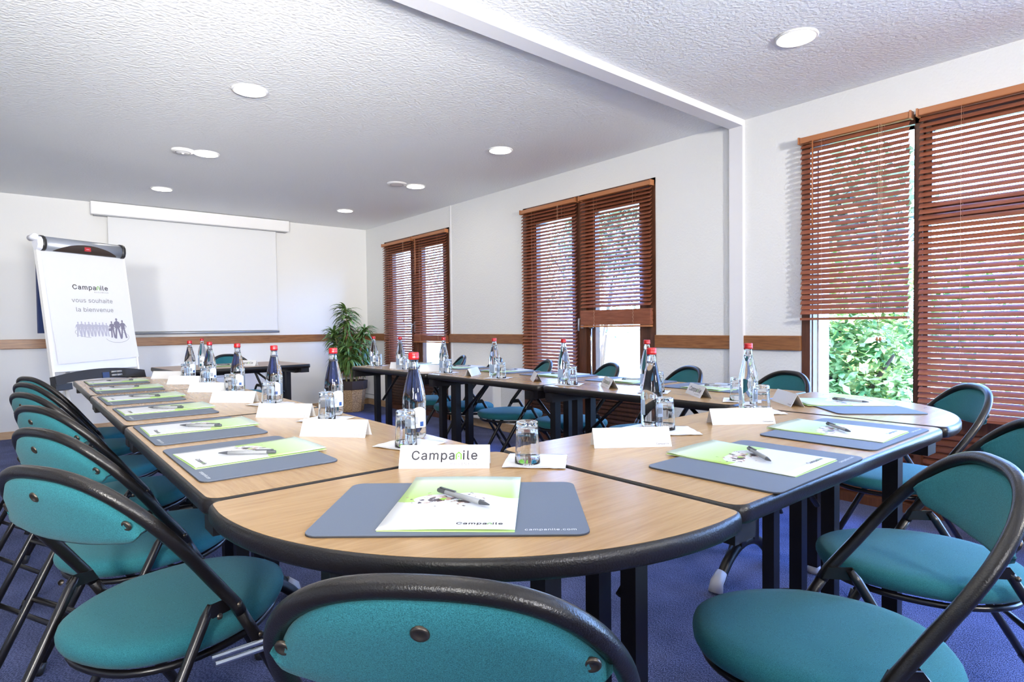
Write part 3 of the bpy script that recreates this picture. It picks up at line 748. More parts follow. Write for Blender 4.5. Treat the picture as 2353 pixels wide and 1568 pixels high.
# ------------------------------------------------------------------ folding chair
ZP, CA, CK, CB, CYF, CC, CYR = 0.486, 0.221, 0.746, 0.201, 0.270, 0.187, -0.324
ZT, CW, Z0 = 0.790, 0.215, 0.560
def hp(x, z, off=0.0): return (x, -CK * (z - ZP) - off, z)
SY, SZ = 0.038, 0.019
def make_chair():
    t = thing('folding_chair', '-', 'chair', group='teal folding chairs round the tables')
    P = [(CA, 0.012, ZP - 0.022), (CA, 0, ZP)]
    for f in (0.33, 0.66): P.append(hp(CA + (CW - CA) * f, ZP + (Z0 - ZP) * f))
    n = 44; EX = 2 / 2.55
    def sq(a, w, h): c, s_ = cos(a), sin(a); return w * abs(c) ** EX * (1 if c > 0 else -1), h * abs(s_) ** EX
    for k in range(n + 1):
        x, z = sq(pi * k / n, CW, ZT - Z0); P.append(hp(x, Z0 + z))
    for f in (0.66, 0.33): P.append(hp(-(CA + (CW - CA) * f), ZP + (Z0 - ZP) * f))
    P += [(-CA, 0, ZP), (-CA, 0.012, ZP - 0.022)]
    MB().tube(P, 0.0125, 14).obj('back_hoop', m_tube, t)
    for s in (-1, 1):
        l = MB().tube([(s * CA, 0.004, ZP - 0.008), (s * CA, 0.04, ZP - 0.07), (s * (CA * .5 + CB * .5), CYF * .55, ZP * 0.46), (s * CB, CYF, 0.012)], 0.0118, 12).obj('leg', m_tube, t)
        MB().tube([(s * CB, CYF - 0.008, 0.035), (s * CB, CYF + 0.002, 0.0)], 0.0145, 12).obj('foot_tip', m_black_plastic, l)
        a = Vector((s * (CA - 0.022), -0.045, ZP + 0.004)); b = Vector((s * CC, CYR, 0.012)); m1 = a.lerp(b, 0.03)
        l = MB().tube([a + Vector((0, 0.006, 0.006)), m1, a.lerp(b, 0.5), b], [0.0075, 0.0105, 0.0105, 0.0105], 12).obj('leg', m_thin, t)
        MB().tube([b + Vector((0, 0.014, 0.022)), b + Vector((0, -0.001, -0.012))], 0.0135, 12).obj('foot_tip', m_black_plastic, l)
        # bracket linking hoop and rear leg
        br = MB(); x0 = s * (CA - 0.013); x1 = x0 - s * 0.004
        q = [(0.014, ZP - 0.016), (0.002, ZP + 0.010), (-0.046, ZP + 0.014), (-0.056, ZP + 0.000), (-0.044, ZP - 0.014)]
        vs = [(x0, y, z) for y, z in q] + [(x1, y, z) for y, z in q]
        br.add(vs, [tuple(range(5)), tuple(range(9, 4, -1))] + [(i, (i + 1) % 5, 5 + (i + 1) % 5, 5 + i) for i in range(5)])
        bo = br.obj('bracket', m_thin, t)
        sc = MB(); Mx = Matrix.Rotation(pi / 2, 4, 'Y')
        for (yy, zz) in ((0.0, ZP), (-0.050, ZP - 0.002), (0.055, ZP - 0.088)):
            sc.lathe([(0.0005, 0.0045), (0.005, 0.0035), (0.0065, 0)], 10, M=Matrix.Translation((s * (CA + 0.0115), yy, zz)) @ Matrix.Rotation(s * pi / 2, 4, 'Y'))
        sc.obj('rivet', m_screw, bo)
    # cross bars
    def rear(z): f = (ZP - z) / ZP; return (CA - 0.022) * (1 - f) + CC * f, -0.045 + (CYR + 0.045) * f
    for z in (0.30, 0.115):
        x, y = rear(z); MB().tube([(-x, y, z), (x, y, z)], 0.008, 8).obj('crossbar', m_thin, t)
    x, y = CB + 0.006, CYF * 0.75; MB().tube([(-x, y, 0.12), (x, y, 0.12)], 0.0065, 8).obj('crossbar', m_thin, t)
    # seat: egg-shaped cushion
    def outline(sx, n=44):
        pts = []
        for k in range(n):
            a = 2 * pi * k / n; c, s_ = cos(a), sin(a); e = 2 / 2.45
            x = 0.203 * abs(c) ** e * (1 if c > 0 else -1); y = 0.232 * abs(s_) ** e * (1 if s_ > 0 else -1)
            x *= 1 - 0.20 * max(0, y) / 0.232 - 0.06 * max(0, -y) / 0.232
            pts.append((x * sx, 0.026 + SY + y * sx))
        return pts
    S = MB(); rings = []
    for sx, z in ((0.90, 0.378), (0.965, 0.382), (0.995, 0.394), (1.0, 0.404), (0.985, 0.415), (0.94, 0.422), (0.80, 0.427), (0.5, 0.430), (0.15, 0.431)):
        rings.append([(p[0], p[1], z - 0.018 * (0.25 - p[1]) * 0.6 + 0.006 + SZ) for p in outline(sx)])
    S.rings(rings, True, True, True); S.obj('seat', m_teal, t)
    MB().tube([(p[0], p[1], 0.368 + SZ + 0.004 * p[1] / 0.2) for p in outline(0.90)], 0.008, 8, closed=True).obj('seat_frame', m_thin, t)
    # back panel: lens shaped shell, curved in plan
    pw, nx_, nz_ = 0.2030, 30, 8
    def top_z(x):
        u = min(1.0, abs(x) / pw); c = u ** (1 / EX); return Z0 + (ZT - 0.0115 - Z0) * sqrt(max(0.0, 1 - c * c)) ** EX
    def low_z(x):
        u = min(1.0, abs(x) / pw); return 0.655 + 0.012 * u * u + 0.022 * max(0.0, (abs(x) - 0.150) / 0.038) ** 2
    def sag(x, f):
        u = min(1.0, abs(x) / pw); return 0.004 + 0.048 * (1 - f) * (1 - u * u) + 0.010 * (1 - u * u) + 0.012 * (1 - f) * u
    def back_pt(x, z):
        zb, zt = low_z(x), max(top_z(x), low_z(x) + 0.004); f = (z - zb) / (zt - zb)
        p = hp(x, z, sag(x, f)); return (p[0], p[1] - 0.0105, p[2] - 0.005)
    front, back = [], []
    for i in range(nx_ + 1):
        u = -cos(pi * i / nx_); x = 0.1875 * u
        zb = low_z(x); zt = max(top_z(x), zb + 0.003)
        for j in range(nz_ + 1):
            f = 0.5 - 0.5 * cos(pi * j / nz_); z = zb + (zt - zb) * f
            thk = 0.010 * min(1, 0.30 + 5 * min(f, 1 - f)) * min(1, 0.35 + 9 * (1 - abs(u)))
            p = hp(x, z, sag(x, f))
            back.append((p[0], p[1] - thk, p[2] - thk * 0.5)); front.append((p[0], p[1] + thk, p[2] + thk * 0.5))
    B = MB(); st = nz_ + 1; nb = len(back); vs = back + front; fs = []
    for i in range(nx_):
        for j in range(nz_):
            a = i * st + j; fs.append((a, a + st, a + st + 1, a + 1)); fs.append((nb + a, nb + a + 1, nb + a + st + 1, nb + a + st))
        a = i * st; fs.append((a, nb + a, nb + a + st, a + st)); a = i * st + nz_; fs.append((a, a + st, nb + a + st, nb + a))
    for j in range(nz_): fs.append((j, j + 1, nb + j + 1, nb + j)); a = nx_ * st + j; fs.append((a, nb + a, nb + a + 1, a + 1))
    B.add(vs, fs, True); bo = B.obj('backrest', m_teal, t, normals=True)
    for (x, z) in ((0.0, 0.752), (0.166, 0.703), (-0.166, 0.703)):
        nrm = Vector((0.10 * x / 0.18, -1, -CK * 0.55)).normalized(); M_ = Matrix.Translation(back_pt(x, z)) @ nrm.to_track_quat('Z', 'Y').to_matrix().to_4x4()
        MB().lathe([(0.0100, -0.0018), (0.0100, 0.0010), (0.0085, 0.0024), (0.0062, 0.0024), (0.0052, 0.0008), (0.0005, 0.0008)], 16, M=M_).obj('screw', m_screw, bo)
    return t
CH = make_chair(); _cused = [False]
def chair(x, y, t_, label):
    rz = t_ - pi / 2
    if not _cused[0]:
        _cused[0] = True; CH.location = (x, y, 0); CH.rotation_euler = (0, 0, rz); CH['label'] = label; return CH
    return dup(CH, label, (x, y, 0), rz)
chair(0.462, 0.656, 0.76, 'teal folding chair in the foreground, its back filling the bottom centre')
chair(0.220, 1.476, 0.514, 'teal folding chair with whole seat showing, nearest of the left row')
chair(0.237, 2.009, 0.448, 'teal folding chair, second from the camera along the left row')
chair(0.240, 2.600, 0.43, 'teal folding chair, third from the camera along the left row')
chair(0.222, 3.160, 0.390, 'teal folding chair, fourth from the camera along the left row')
chair(0.230, 3.740, 0.385, 'teal folding chair, fifth from the camera along the left row')
chair(0.243, 4.232, 0.395, 'teal folding chair, farthest of the left row, near the flipchart')
chair(1.215, 0.445, 2.159, 'teal folding chair cut off by the lower right corner of the picture')
chair(1.816, 0.452, 2.180, 'teal folding chair at the right edge, behind the lower right one')
chair(2.731, 0.794, 2.22, 'teal folding chair at the rounded corner table by the wide window')
chair(2.834, 1.512, 2.719, 'teal folding chair before the white post, nearest of the window row')
chair(2.836, 2.099, 2.663, 'teal folding chair, second in the window row, before the plain wall')
chair(2.785, 2.657, 2.661, 'teal folding chair before the open pane of the middle window')
chair(2.745, 3.225, 2.65, 'teal folding chair before the lowered blind of the middle window')
chair(2.720, 3.76, 2.68, 'teal folding chair, fifth in the window row, behind a bottle')
chair(2.745, 4.28, 2.69, 'teal folding chair at the far end of the window row')
chair(1.64, 6.08, -1.35, 'teal folding chair behind the presenter table under the screen')

# ------------------------------------------------------------------ desk pads, booklets, pens
def make_pad():
    t = thing('desk_pad', '-', 'desk pad', group='grey desk pads at the places')
    P = rrect(-0.211, 0.211, -0.144, 0.144, 0.022, 6)
    MB().prism(P, 0.0, 0.0022).obj('pad_base', m_pad_edge, t)
    MB().prism(inset(P, 0.0006), 0.0022, 0.0034).obj('pad_top', m_pad, t)
    mb = MB(); put_text(mb, 'campanile.com', 0.0145, 0, 0, 0, 1.08, 0, 'R', 0)
    w_ = -min(v[0] for v in mb.v); k_ = 0.076 / w_; mb.v = [(v[0] * k_ + 0.191, v[1] * k_ * 1.05 - 0.128, 0.0037) for v in mb.v]
    mb.obj('printed_text', m_print_white, t)
    return t
def make_booklet():
    t = thing('booklet', '-', 'booklet', group='white and green booklets on the desk pads')
    w, h = 0.1035, 0.1475; g = MB(); n = 12; top = []; bot = []
    def lift(x, y):      # spine on the left, cover springs open a little, far corner raised
        u = (x + w) / (2 * w); v = (y + h) / (2 * h)
        return 0.0012 + 0.0022 * u + 0.0035 * (max(0, v - 0.7) / 0.3) ** 2 * (1 - 0.5 * u) + 0.0012 * sin(pi * u)
    for i in range(n + 1):
        for j in range(n + 1):
            x = -w + 2 * w * i / n; y = -h + 2 * h * j / n; z = lift(x, y); top.append((x, y, z + 0.0004)); bot.append((x, y, z))
    st = n + 1; k = len(top); fs = []
    for i in range(n):
        for j in range(n):
            a = i * st + j; fs.append((a, a + st, a + st + 1, a + 1)); fs.append((k + a, k + a + 1, k + a + st + 1, k + a + st))
        a = i * st; fs.append((a, k + a, k + a + st, a + st)); a = i * st + n; fs.append((a, a + st, k + a + st, k + a))
    for j in range(n): fs.append((j, j + 1, k + j + 1, k + j)); a = n * st + j; fs.append((a, k + a, k + a + 1, a + 1))
    g.add(top + bot, fs, True); g.obj('front_cover', m_cover, t)
    MB().prism([(-w + 0.002, -h - 0.0012), (w - 0.0005, -h - 0.0012), (w - 0.0005, h), (-w, h)], 0.0, 0.0011).obj('inner_pages', m_lime, t)
    lg = logo_mb(0.070, False, 'R'); lg.v = [(x + 0.084, y - 0.128, lift(x + 0.084, -0.128) + 0.0007) for x, y, z in lg.v]
    lg.obj('printed_logo', [m_ink_black, m_ink_green, m_ink_light], t)
    return t
def make_pen():
    t = thing('pen', '-', 'pen', group='grey pens on the booklets')
    My = Matrix.Rotation(-pi / 2, 4, 'X')
    Mx = Matrix.Translation((0, 0, 0.0046)) @ Matrix.Rotation(pi / 2, 4, 'Y')
    MB().lathe([(0.0040, -0.045), (0.0044, -0.043), (0.0045, 0.0), (0.0044, 0.045)], 12, M=Mx, cap=True).obj('barrel', m_pen, t)
    MB().lathe([(0.0044, 0.045), (0.0030, 0.056), (0.0012, 0.066), (0.0004, 0.068)], 12, M=Mx).obj('tip', m_pen_dark, t)
    MB().lathe([(0.0005, -0.0655), (0.0038, -0.065), (0.0043, -0.062), (0.0043, -0.045)], 12, M=Mx).obj('push_cap', m_pen_dark, t)
    MB().box(-0.058, -0.018, -0.0018, 0.0018, 0.0095, 0.0110).box(-0.060, -0.054, -0.0018, 0.0018, 0.008, 0.0110).obj('clip', m_pen_dark, t)
    return t
PROT = {'pad': make_pad, 'book': make_booklet, 'pen': make_pen}
_used = {}
def place(kind, label, loc, rz):
    if kind not in _used:
        o = PROT[kind](); _used[kind] = o; o.location = loc; o.rotation_euler = (0, 0, rz); o['label'] = label; return o
    return dup(_used[kind], label, loc, rz)

PL = ['nearest place of the left table row', 'second place from the camera, left table row', 'third place from the camera, left table row', 'fourth place from the camera, left table row', 'fifth place from the camera, left table row', 'farthest place of the left table row']
PW = ['nearest place of the window row', 'second place from the camera, window row', 'third place from the camera, window row', 'fourth place from the camera, window row', 'fifth place from the camera, window row', 'farthest place of the window row']
PF, PR1, PR2, PJ = 'foreground rounded corner table', 'left place of the short middle side', 'right place of the short middle side', 'rounded corner table by the wide window'
PT = 'presenter table below the screen'
# (place, pad x, y, rz, booklet x, y, rz, pen x, y, dir)   rz: local +y points away from the sitter
ZZ = TZ + 0.0002
def setting(pl, pad, bk, pen):
    if pad: place('pad', 'grey desk pad at the ' + pl, (pad[0], pad[1], ZZ), pad[2])
    zb = ZZ + (0.0036 if pad else 0)
    if bk: place('book', 'white and green booklet at the ' + pl, (bk[0], bk[1], zb), bk[2])
    if pen: place('pen', 'grey pen on the booklet at the ' + pl, (pen[0], pen[1], zb + 0.0052), pen[2])
R90 = -pi / 2
def pen_dir(a, b): return atan2(b[1] - a[1], b[0] - a[0])
def pen3(end, tip): return ((end[0] + tip[0]) / 2, (end[1] + tip[1]) / 2, pen_dir(end, tip))
setting(PL[0], (0.416, 1.497, R90), (0.433, 1.520, R90 + 0.03), pen3((0.467, 1.430), (0.356, 1.513)))
setting(PL[1], (0.416, 1.990, R90), (0.432, 2.037, R90 - 0.02), pen3((0.474, 1.940), (0.373, 2.040)))
setting(PL[2], (0.420, 2.552, R90), (0.434, 2.590, R90 + 0.01), pen3((0.478, 2.507), (0.372, 2.595)))
setting(PL[3], (0.418, 3.095, R90), (0.435, 3.125, R90 + 0.02), pen3((0.483, 3.029), (0.375, 3.102)))
setting(PL[4], (0.432, 3.655, R90), (0.446, 3.690, R90 - 0.03), pen3((0.475, 3.640), (0.372, 3.676)))
setting(PL[5], (0.444, 4.175, R90), (0.452, 4.205, R90 + 0.02), pen3((0.510, 4.133), (0.408, 4.161)))
_pf = -0.705
setting(PF, (0.5624, 0.8266, _pf), (0.575, 0.838, _pf - 0.035), pen3((0.572, 0.896), (0.585, 0.765)))
setting(PR1, (1.236, 0.648, 0.02), (1.258, 0.681, 0.02), pen3((1.310, 0.712), (1.215, 0.606)))
setting(PR2, (1.750, 0.665, 0.0), (1.750, 0.690, 0.02), pen3((1.797, 0.736), (1.698, 0.629)))
setting(PJ, (2.335, 0.860, 0.79), (2.378, 0.925, 0.74), pen3((2.398, 0.961), (2.383, 0.823)))
setting(PW[0], (2.545, 1.560, pi / 2), (2.560, 1.540, pi / 2 - 0.05), pen3((2.517, 1.590), (2.630, 1.503)))
setting(PW[1], (2.550, 2.060, pi / 2), (2.560, 2.045, pi / 2 + 0.04), pen3((2.500, 2.073), (2.596, 1.990)))
setting(PW[2], (2.550, 2.620, pi / 2), (2.560, 2.600, pi / 2), pen3((2.510, 2.63), (2.60, 2.55)))
setting(PW[3], (2.545, 3.130, pi / 2), (2.555, 3.115, pi / 2 - 0.03), pen3((2.51, 3.15), (2.60, 3.07)))
setting(PW[4], (2.540, 3.660, pi / 2), (2.550, 3.650, pi / 2 + 0.03), pen3((2.51, 3.69), (2.60, 3.61)))
setting(PW[5], (2.535, 4.200, pi / 2), (2.545, 4.190, pi / 2), pen3((2.51, 4.22), (2.60, 4.14)))
setting(PT, None, (1.33, 5.38, pi - 0.1), pen3((1.36, 5.33), (1.29, 5.43)))

# ------------------------------------------------------------------ name cards
def make_card(kind):
    t = thing('name_card', '-', 'name card', group='folded white name cards')
    w, h, d = 0.098, 0.0465, 0.024; th = 0.0006
    c = MB()
    sec = [(-d, 0.0), (0.0, h), (d, 0.0), (d - th * 1.5, 0.0), (0.0, h - th * 3), (-d + th * 1.5, 0.0)]
    r0 = [(-w, y, z) for y, z in sec]; r1 = [(w, y, z) for y, z in sec]
    vs = r0 + r1; fs = [(i, 6 + i, 6 + (i + 1) % 6, (i + 1) % 6) for i in range(6)]; fs += [(0, 1, 4, 5), (1, 2, 3, 4), (6, 11, 10, 7), (7, 10, 9, 8)]
    c.add(vs, fs); c.obj('card', m_paper, t)
    L = sqrt(d * d + h * h); ca, sa = d / L, h / L
    def face(mb, yo):   # text plane -> front slope
        mb.v = [(x, -d + (y + yo) * ca - 0.0004 * sa, (y + yo) * sa + 0.0004 * ca) for x, y, z in mb.v]; return mb
    if kind == 'big':
        face(logo_mb(0.142), 0.0195).obj('printed_logo', [m_ink, m_ink_green, m_ink_light], t)
    else:
        m = logo_mb(0.032, False, 'R'); m.v = [(x + 0.091, y, z) for x, y, z in m.v]
        face(m, 0.006).obj('printed_logo', [m_ink_light, m_ink_light, m_ink_light], t)
    return t
PROT['big'] = lambda: make_card('big'); PROT['small'] = lambda: make_card('small')
def card(kind, pl, a, b, flip=False):
    """front lower edge runs from a (reader's left) to b (reader's right)"""
    d = Vector((b[0] - a[0], b[1] - a[1])); d.normalize(); n = Vector((-d.y, d.x))
    m = Vector(((a[0] + b[0]) / 2, (a[1] + b[1]) / 2)) + n * 0.024
    place(kind, ('name card with large printed logo at the ' if kind == 'big' else 'blank white folded name card at the ') + pl, (m.x, m.y, ZZ), atan2(d.y, d.x))
card('big', PF, (0.623, 1.134), (0.772, 1.004))
card('small', PL[0], (0.603, 1.670), (0.735, 1.515))
card('small', PL[1], (0.623, 2.129), (0.755, 1.982))
card('small', PL[2], (0.608, 2.698), (0.739, 2.552))
card('small', PL[3], (0.630, 3.228), (0.760, 3.082))
card('small', PL[4], (0.635, 3.781), (0.765, 3.635))
card('small', PL[5], (0.637, 4.296), (0.767, 4.15))
card('small', PR1, (1.090, 0.990), (1.246, 0.878))
card('small', PR2, (1.604, 0.981), (1.759, 0.866))
card('small', PJ, (2.286, 1.142), (2.149, 1.001))
card('big', PW[0], (2.27, 1.525), (2.150, 1.375))
card('big', PW[1], (2.272, 2.025), (2.157, 1.873))
card('small', PW[2], (2.26, 2.55), (2.148, 2.40))
card('small', PW[3], (2.150, 2.955), (2.262, 3.035))
card('small', PW[4], (2.110, 3.520), (2.235, 3.375))
card('small', PW[5], (2.120, 3.960), (2.245, 3.815))
card('big', PT, (1.375, 5.255), (1.50, 5.11))

# ------------------------------------------------------------------ bottles, glasses, napkins, sweets
def make_bottle():
    t = thing('water_bottle', '-', 'bottle', group='glass water bottles with red caps')
    out = [(0.0005, 0.003), (0.022, 0.0035), (0.027, 0.0), (0.0305, 0.004), (0.0315, 0.012), (0.0315, 0.080), (0.0318, 0.086), (0.0322, 0.096), (0.0318, 0.106), (0.0300, 0.120), (0.0262, 0.140), (0.0212, 0.160), (0.0165, 0.180), (0.0134, 0.196), (0.0122, 0.208), (0.0125, 0.216), (0.0122, 0.222)]
    # solid body of glass and water up to the water line, air above it
    inn = [(0.0098, 0.222), (0.0098, 0.205), (0.0112, 0.194), (0.0128, 0.187), (0.0005, 0.1865)]
    MB().lathe(out + inn, 28).obj('glass_body', m_bottle, t)
    cp = MB(); prof = [(0.0005, 0.2335), (0.0128, 0.2332), (0.0142, 0.2315), (0.0146, 0.226), (0.0141, 0.2245), (0.0146, 0.223), (0.0141, 0.2213), (0.0147, 0.2198), (0.0147, 0.2140), (0.0128, 0.2135)]
    cp.lathe(prof, 28); cp.obj('cap', m_cap, t)
    # labels: wrap panels standing just off the glass
    def wrap(a0, a1, z0f, z1f, r, n=14):
        m = MB(); lo, hi = [], []
        for k in range(n + 1):
            u = k / n; a = a0 + (a1 - a0) * u; lo.append((r * cos(a), r * sin(a), z0f(u))); hi.append((r * cos(a), r * sin(a), z1f(u)))
        m.add(lo + hi, [(k, k + 1, n + 2 + k, n + 1 + k) for k in range(n)], True); return m
    lb = wrap(-pi * 0.62, -pi * 0.10, lambda u: 0.030, lambda u: 0.074 + 0.012 * sin(pi * u), 0.03175).obj('label', m_label, t)
    wrap(-pi * 0.34, -pi * 0.22, lambda u: 0.033, lambda u: 0.046, 0.03190, 5).obj('printed_block', m_label_blue, lb)
    wrap(-pi * 0.58, -pi * 0.40, lambda u: 0.040, lambda u: 0.060, 0.03190, 5).obj('printed_block', m_grille, lb)
    wrap(pi * 0.35, pi * 0.80, lambda u: 0.030, lambda u: 0.076, 0.03175).obj('rear_label', m_label, t)
    return t
def make_tumbler():
    t = thing('drinking_glass', '-', 'glass', group='upturned drinking glasses on napkins')
    # upside down: mouth on the napkin, thick base on top; ten flat facets
    n = 40; z1 = 0.092
    def ring(r, z, facet=0.0): return [((r - facet * abs(sin(5 * 2 * pi * k / n)) * 1.0) * cos(2 * pi * k / n), (r - facet * abs(sin(5 * 2 * pi * k / n))) * sin(2 * pi * k / n), z) for k in range(n)]
    R = [ring(0.0265, 0.0), ring(0.0285, 0.0), ring(0.0283, 0.004), ring(0.0272, 0.020, .0003), ring(0.0252, 0.060, .0008), ring(0.0244, 0.082, .0008), ring(0.0240, 0.089), ring(0.0222, z1), ring(0.0005, z1 - 0.0015),
         ]
    g = MB(); g.rings(R + [], True, False, True)
    I = [ring(0.0005, 0.080), ring(0.0195, 0.0795), ring(0.0216, 0.076), ring(0.0232, 0.060), ring(0.0252, 0.020), ring(0.0265, 0.0)]
    g.rings(I, True, False, True)
    g.obj('glass_wall', m_tumbler, t, normals=True)
    return t
def make_napkin():
    t = MB(); n = 12; rnd = random.Random(5); L = 0.068; vs = []; k = 0
    for layer in range(2):
        for i in range(n + 1):
            for j in range(n + 1):
                x = -L + 2 * L * i / n; y = -L + 2 * L * j / n
                e = max(abs(x), abs(y)) / L
                z = 0.0006 + layer * 0.0011 + (0.0016 * (0.5 + 0.5 * sin(9 * x / L + layer) * cos(7 * y / L)) + 0.0010 * rnd.random()) * (max(0, e - 0.62) / 0.38) ** 1.2
                vs.append((x + rnd.uniform(-1, 1) * 0.0007, y + rnd.uniform(-1, 1) * 0.0007, z))
    st = n + 1; N1 = st * st; fs = []
    for i in range(n):
        for j in range(n):
            a = i * st + j; fs.append((a, a + 1, a + st + 1, a + st)); fs.append((N1 + a, N1 + a + st, N1 + a + st + 1, N1 + a + 1))
        for a, b in ((i * st, (i + 1) * st), (i * st + n, (i + 1) * st + n)): fs.append((a, b, N1 + b, N1 + a))
        for a, b in ((i, i + 1), (n * st + i, n * st + i + 1)): fs.append((a, b, N1 + b, N1 + a))
    t.add(vs, fs, True)
    o = t.obj('paper_napkin', m_tissue); tag(o, '-', 'napkin', 'white paper napkins under glasses'); return o
def make_sweet(m):
    t = MB(); t.lathe([(0.0004, -0.0075), (0.0035, -0.007), (0.0050, -0.003), (0.0052, 0.003), (0.0035, 0.007), (0.0004, 0.0075)], 10, M=Matrix.Translation((0, 0, 0.0052)) @ Matrix.Rotation(pi / 2, 4, 'Y'))
    for s in (-1, 1):
        vs = [(s * 0.0068, 0, 0.0052)] + [(s * 0.0135, 0.0052 * cos(a) * 1.1, 0.0052 + 0.0045 * sin(a)) for a in [2 * pi * k / 8 for k in range(8)]]
        t.add(vs, [(0, 1 + k, 1 + (k + 1) % 8) for k in range(8)])
    o = t.obj('wrapped_sweet', m); tag(o, '-', 'sweet', 'wrapped sweets under the glasses'); return o
PROT['bottle'] = make_bottle; PROT['glass'] = make_tumbler; PROT['napkin'] = make_napkin
PROT['sg'] = lambda: make_sweet(m_wrap_g); PROT['sb'] = lambda: make_sweet(m_wrap_b); PROT['st'] = lambda: make_sweet(m_wrap_t)
rs = random.Random(3)
def drink(pl, b, g, nrz=None, second='sb', nap=None, napkin=True):
    a = rs.uniform(0, 6)
    if nrz is None: nrz = rs.uniform(0, 1.5)
    zn = ZZ + (0.0 if napkin else -0.0)
    if napkin:
        c = nap if nap else (g[0] * .6 + (b or g)[0] * .4, g[1] * .6 + (b or g)[1] * .4)
        place('napkin', 'white paper napkin under glass at the ' + pl, (c[0], c[1], zn), nrz)
    zt_ = zn + 0.0028
    if b: place('bottle', 'glass water bottle with red cap at the ' + pl, (b[0], b[1], zt_ if napkin else ZZ), rs.uniform(-0.5, 0.3) - 0.35)
    if g:
        place('glass', 'upturned drinking glass at the ' + pl, (g[0], g[1], zt_), 0.1)
        va, vb = cos(a), sin(a)
        place('sg', 'green wrapped sweet under the glass at the ' + pl, (g[0] - 0.009, g[1] + 0.010, zt_), -0.3)
        place(second, ('brown' if second == 'sb' else 'blue') + ' wrapped sweet under the glass at the ' + pl, (g[0] + 0.009, g[1] - 0.010, zt_), 0.9)
drink(PF, None, (0.861, 0.983), 0.75, 'st', (0.888, 0.985))
drink(PL[0], (0.833, 1.420), (0.752, 1.326), 0.35, 'sb', (0.775, 1.345))
drink(PL[1], (0.844, 1.985), (0.779, 1.892), 0.55, 'sb', (0.785, 1.91))
drink(PL[2], (0.812, 2.505), (0.762, 2.425), 0.4, 'sb')
drink(PL[3], (0.816, 3.050), (0.762, 2.980), 0.6, 'sb')
drink(PL[4], (0.830, 3.650), (0.785, 3.560), 0.4, 'sb')
drink(PL[5], (0.838, 4.190), (0.795, 4.105), 0.7, 'sb')
drink(PW[5], (2.190, 4.353), (2.194, 4.282), 0.6)
drink(PW[4], (2.145, 3.845), (2.150, 3.773), 0.4)
drink(PW[3], (2.180, 3.325), (2.172, 3.264), 0.5)
drink(PW[2], (2.165, 2.760), (2.163, 2.694), 0.5)
drink(PW[1], (2.180, 2.195), (2.176, 2.131), 0.55)
drink(PW[0], (2.204, 1.682), (2.200, 1.618), 0.5)
drink(PR1, (1.450, 1.090), (1.430, 1.028), 0.9, 'sb', (1.425, 1.005))
drink(PR2, (1.972, 1.068), (1.948, 1.006), 0.9, 'sb', (1.955, 1.02))
drink(PJ, None, (2.175, 1.225), 0.5, 'sb', (2.19, 1.215))
drink(PT, (1.15, 5.30), None, napkin=False)

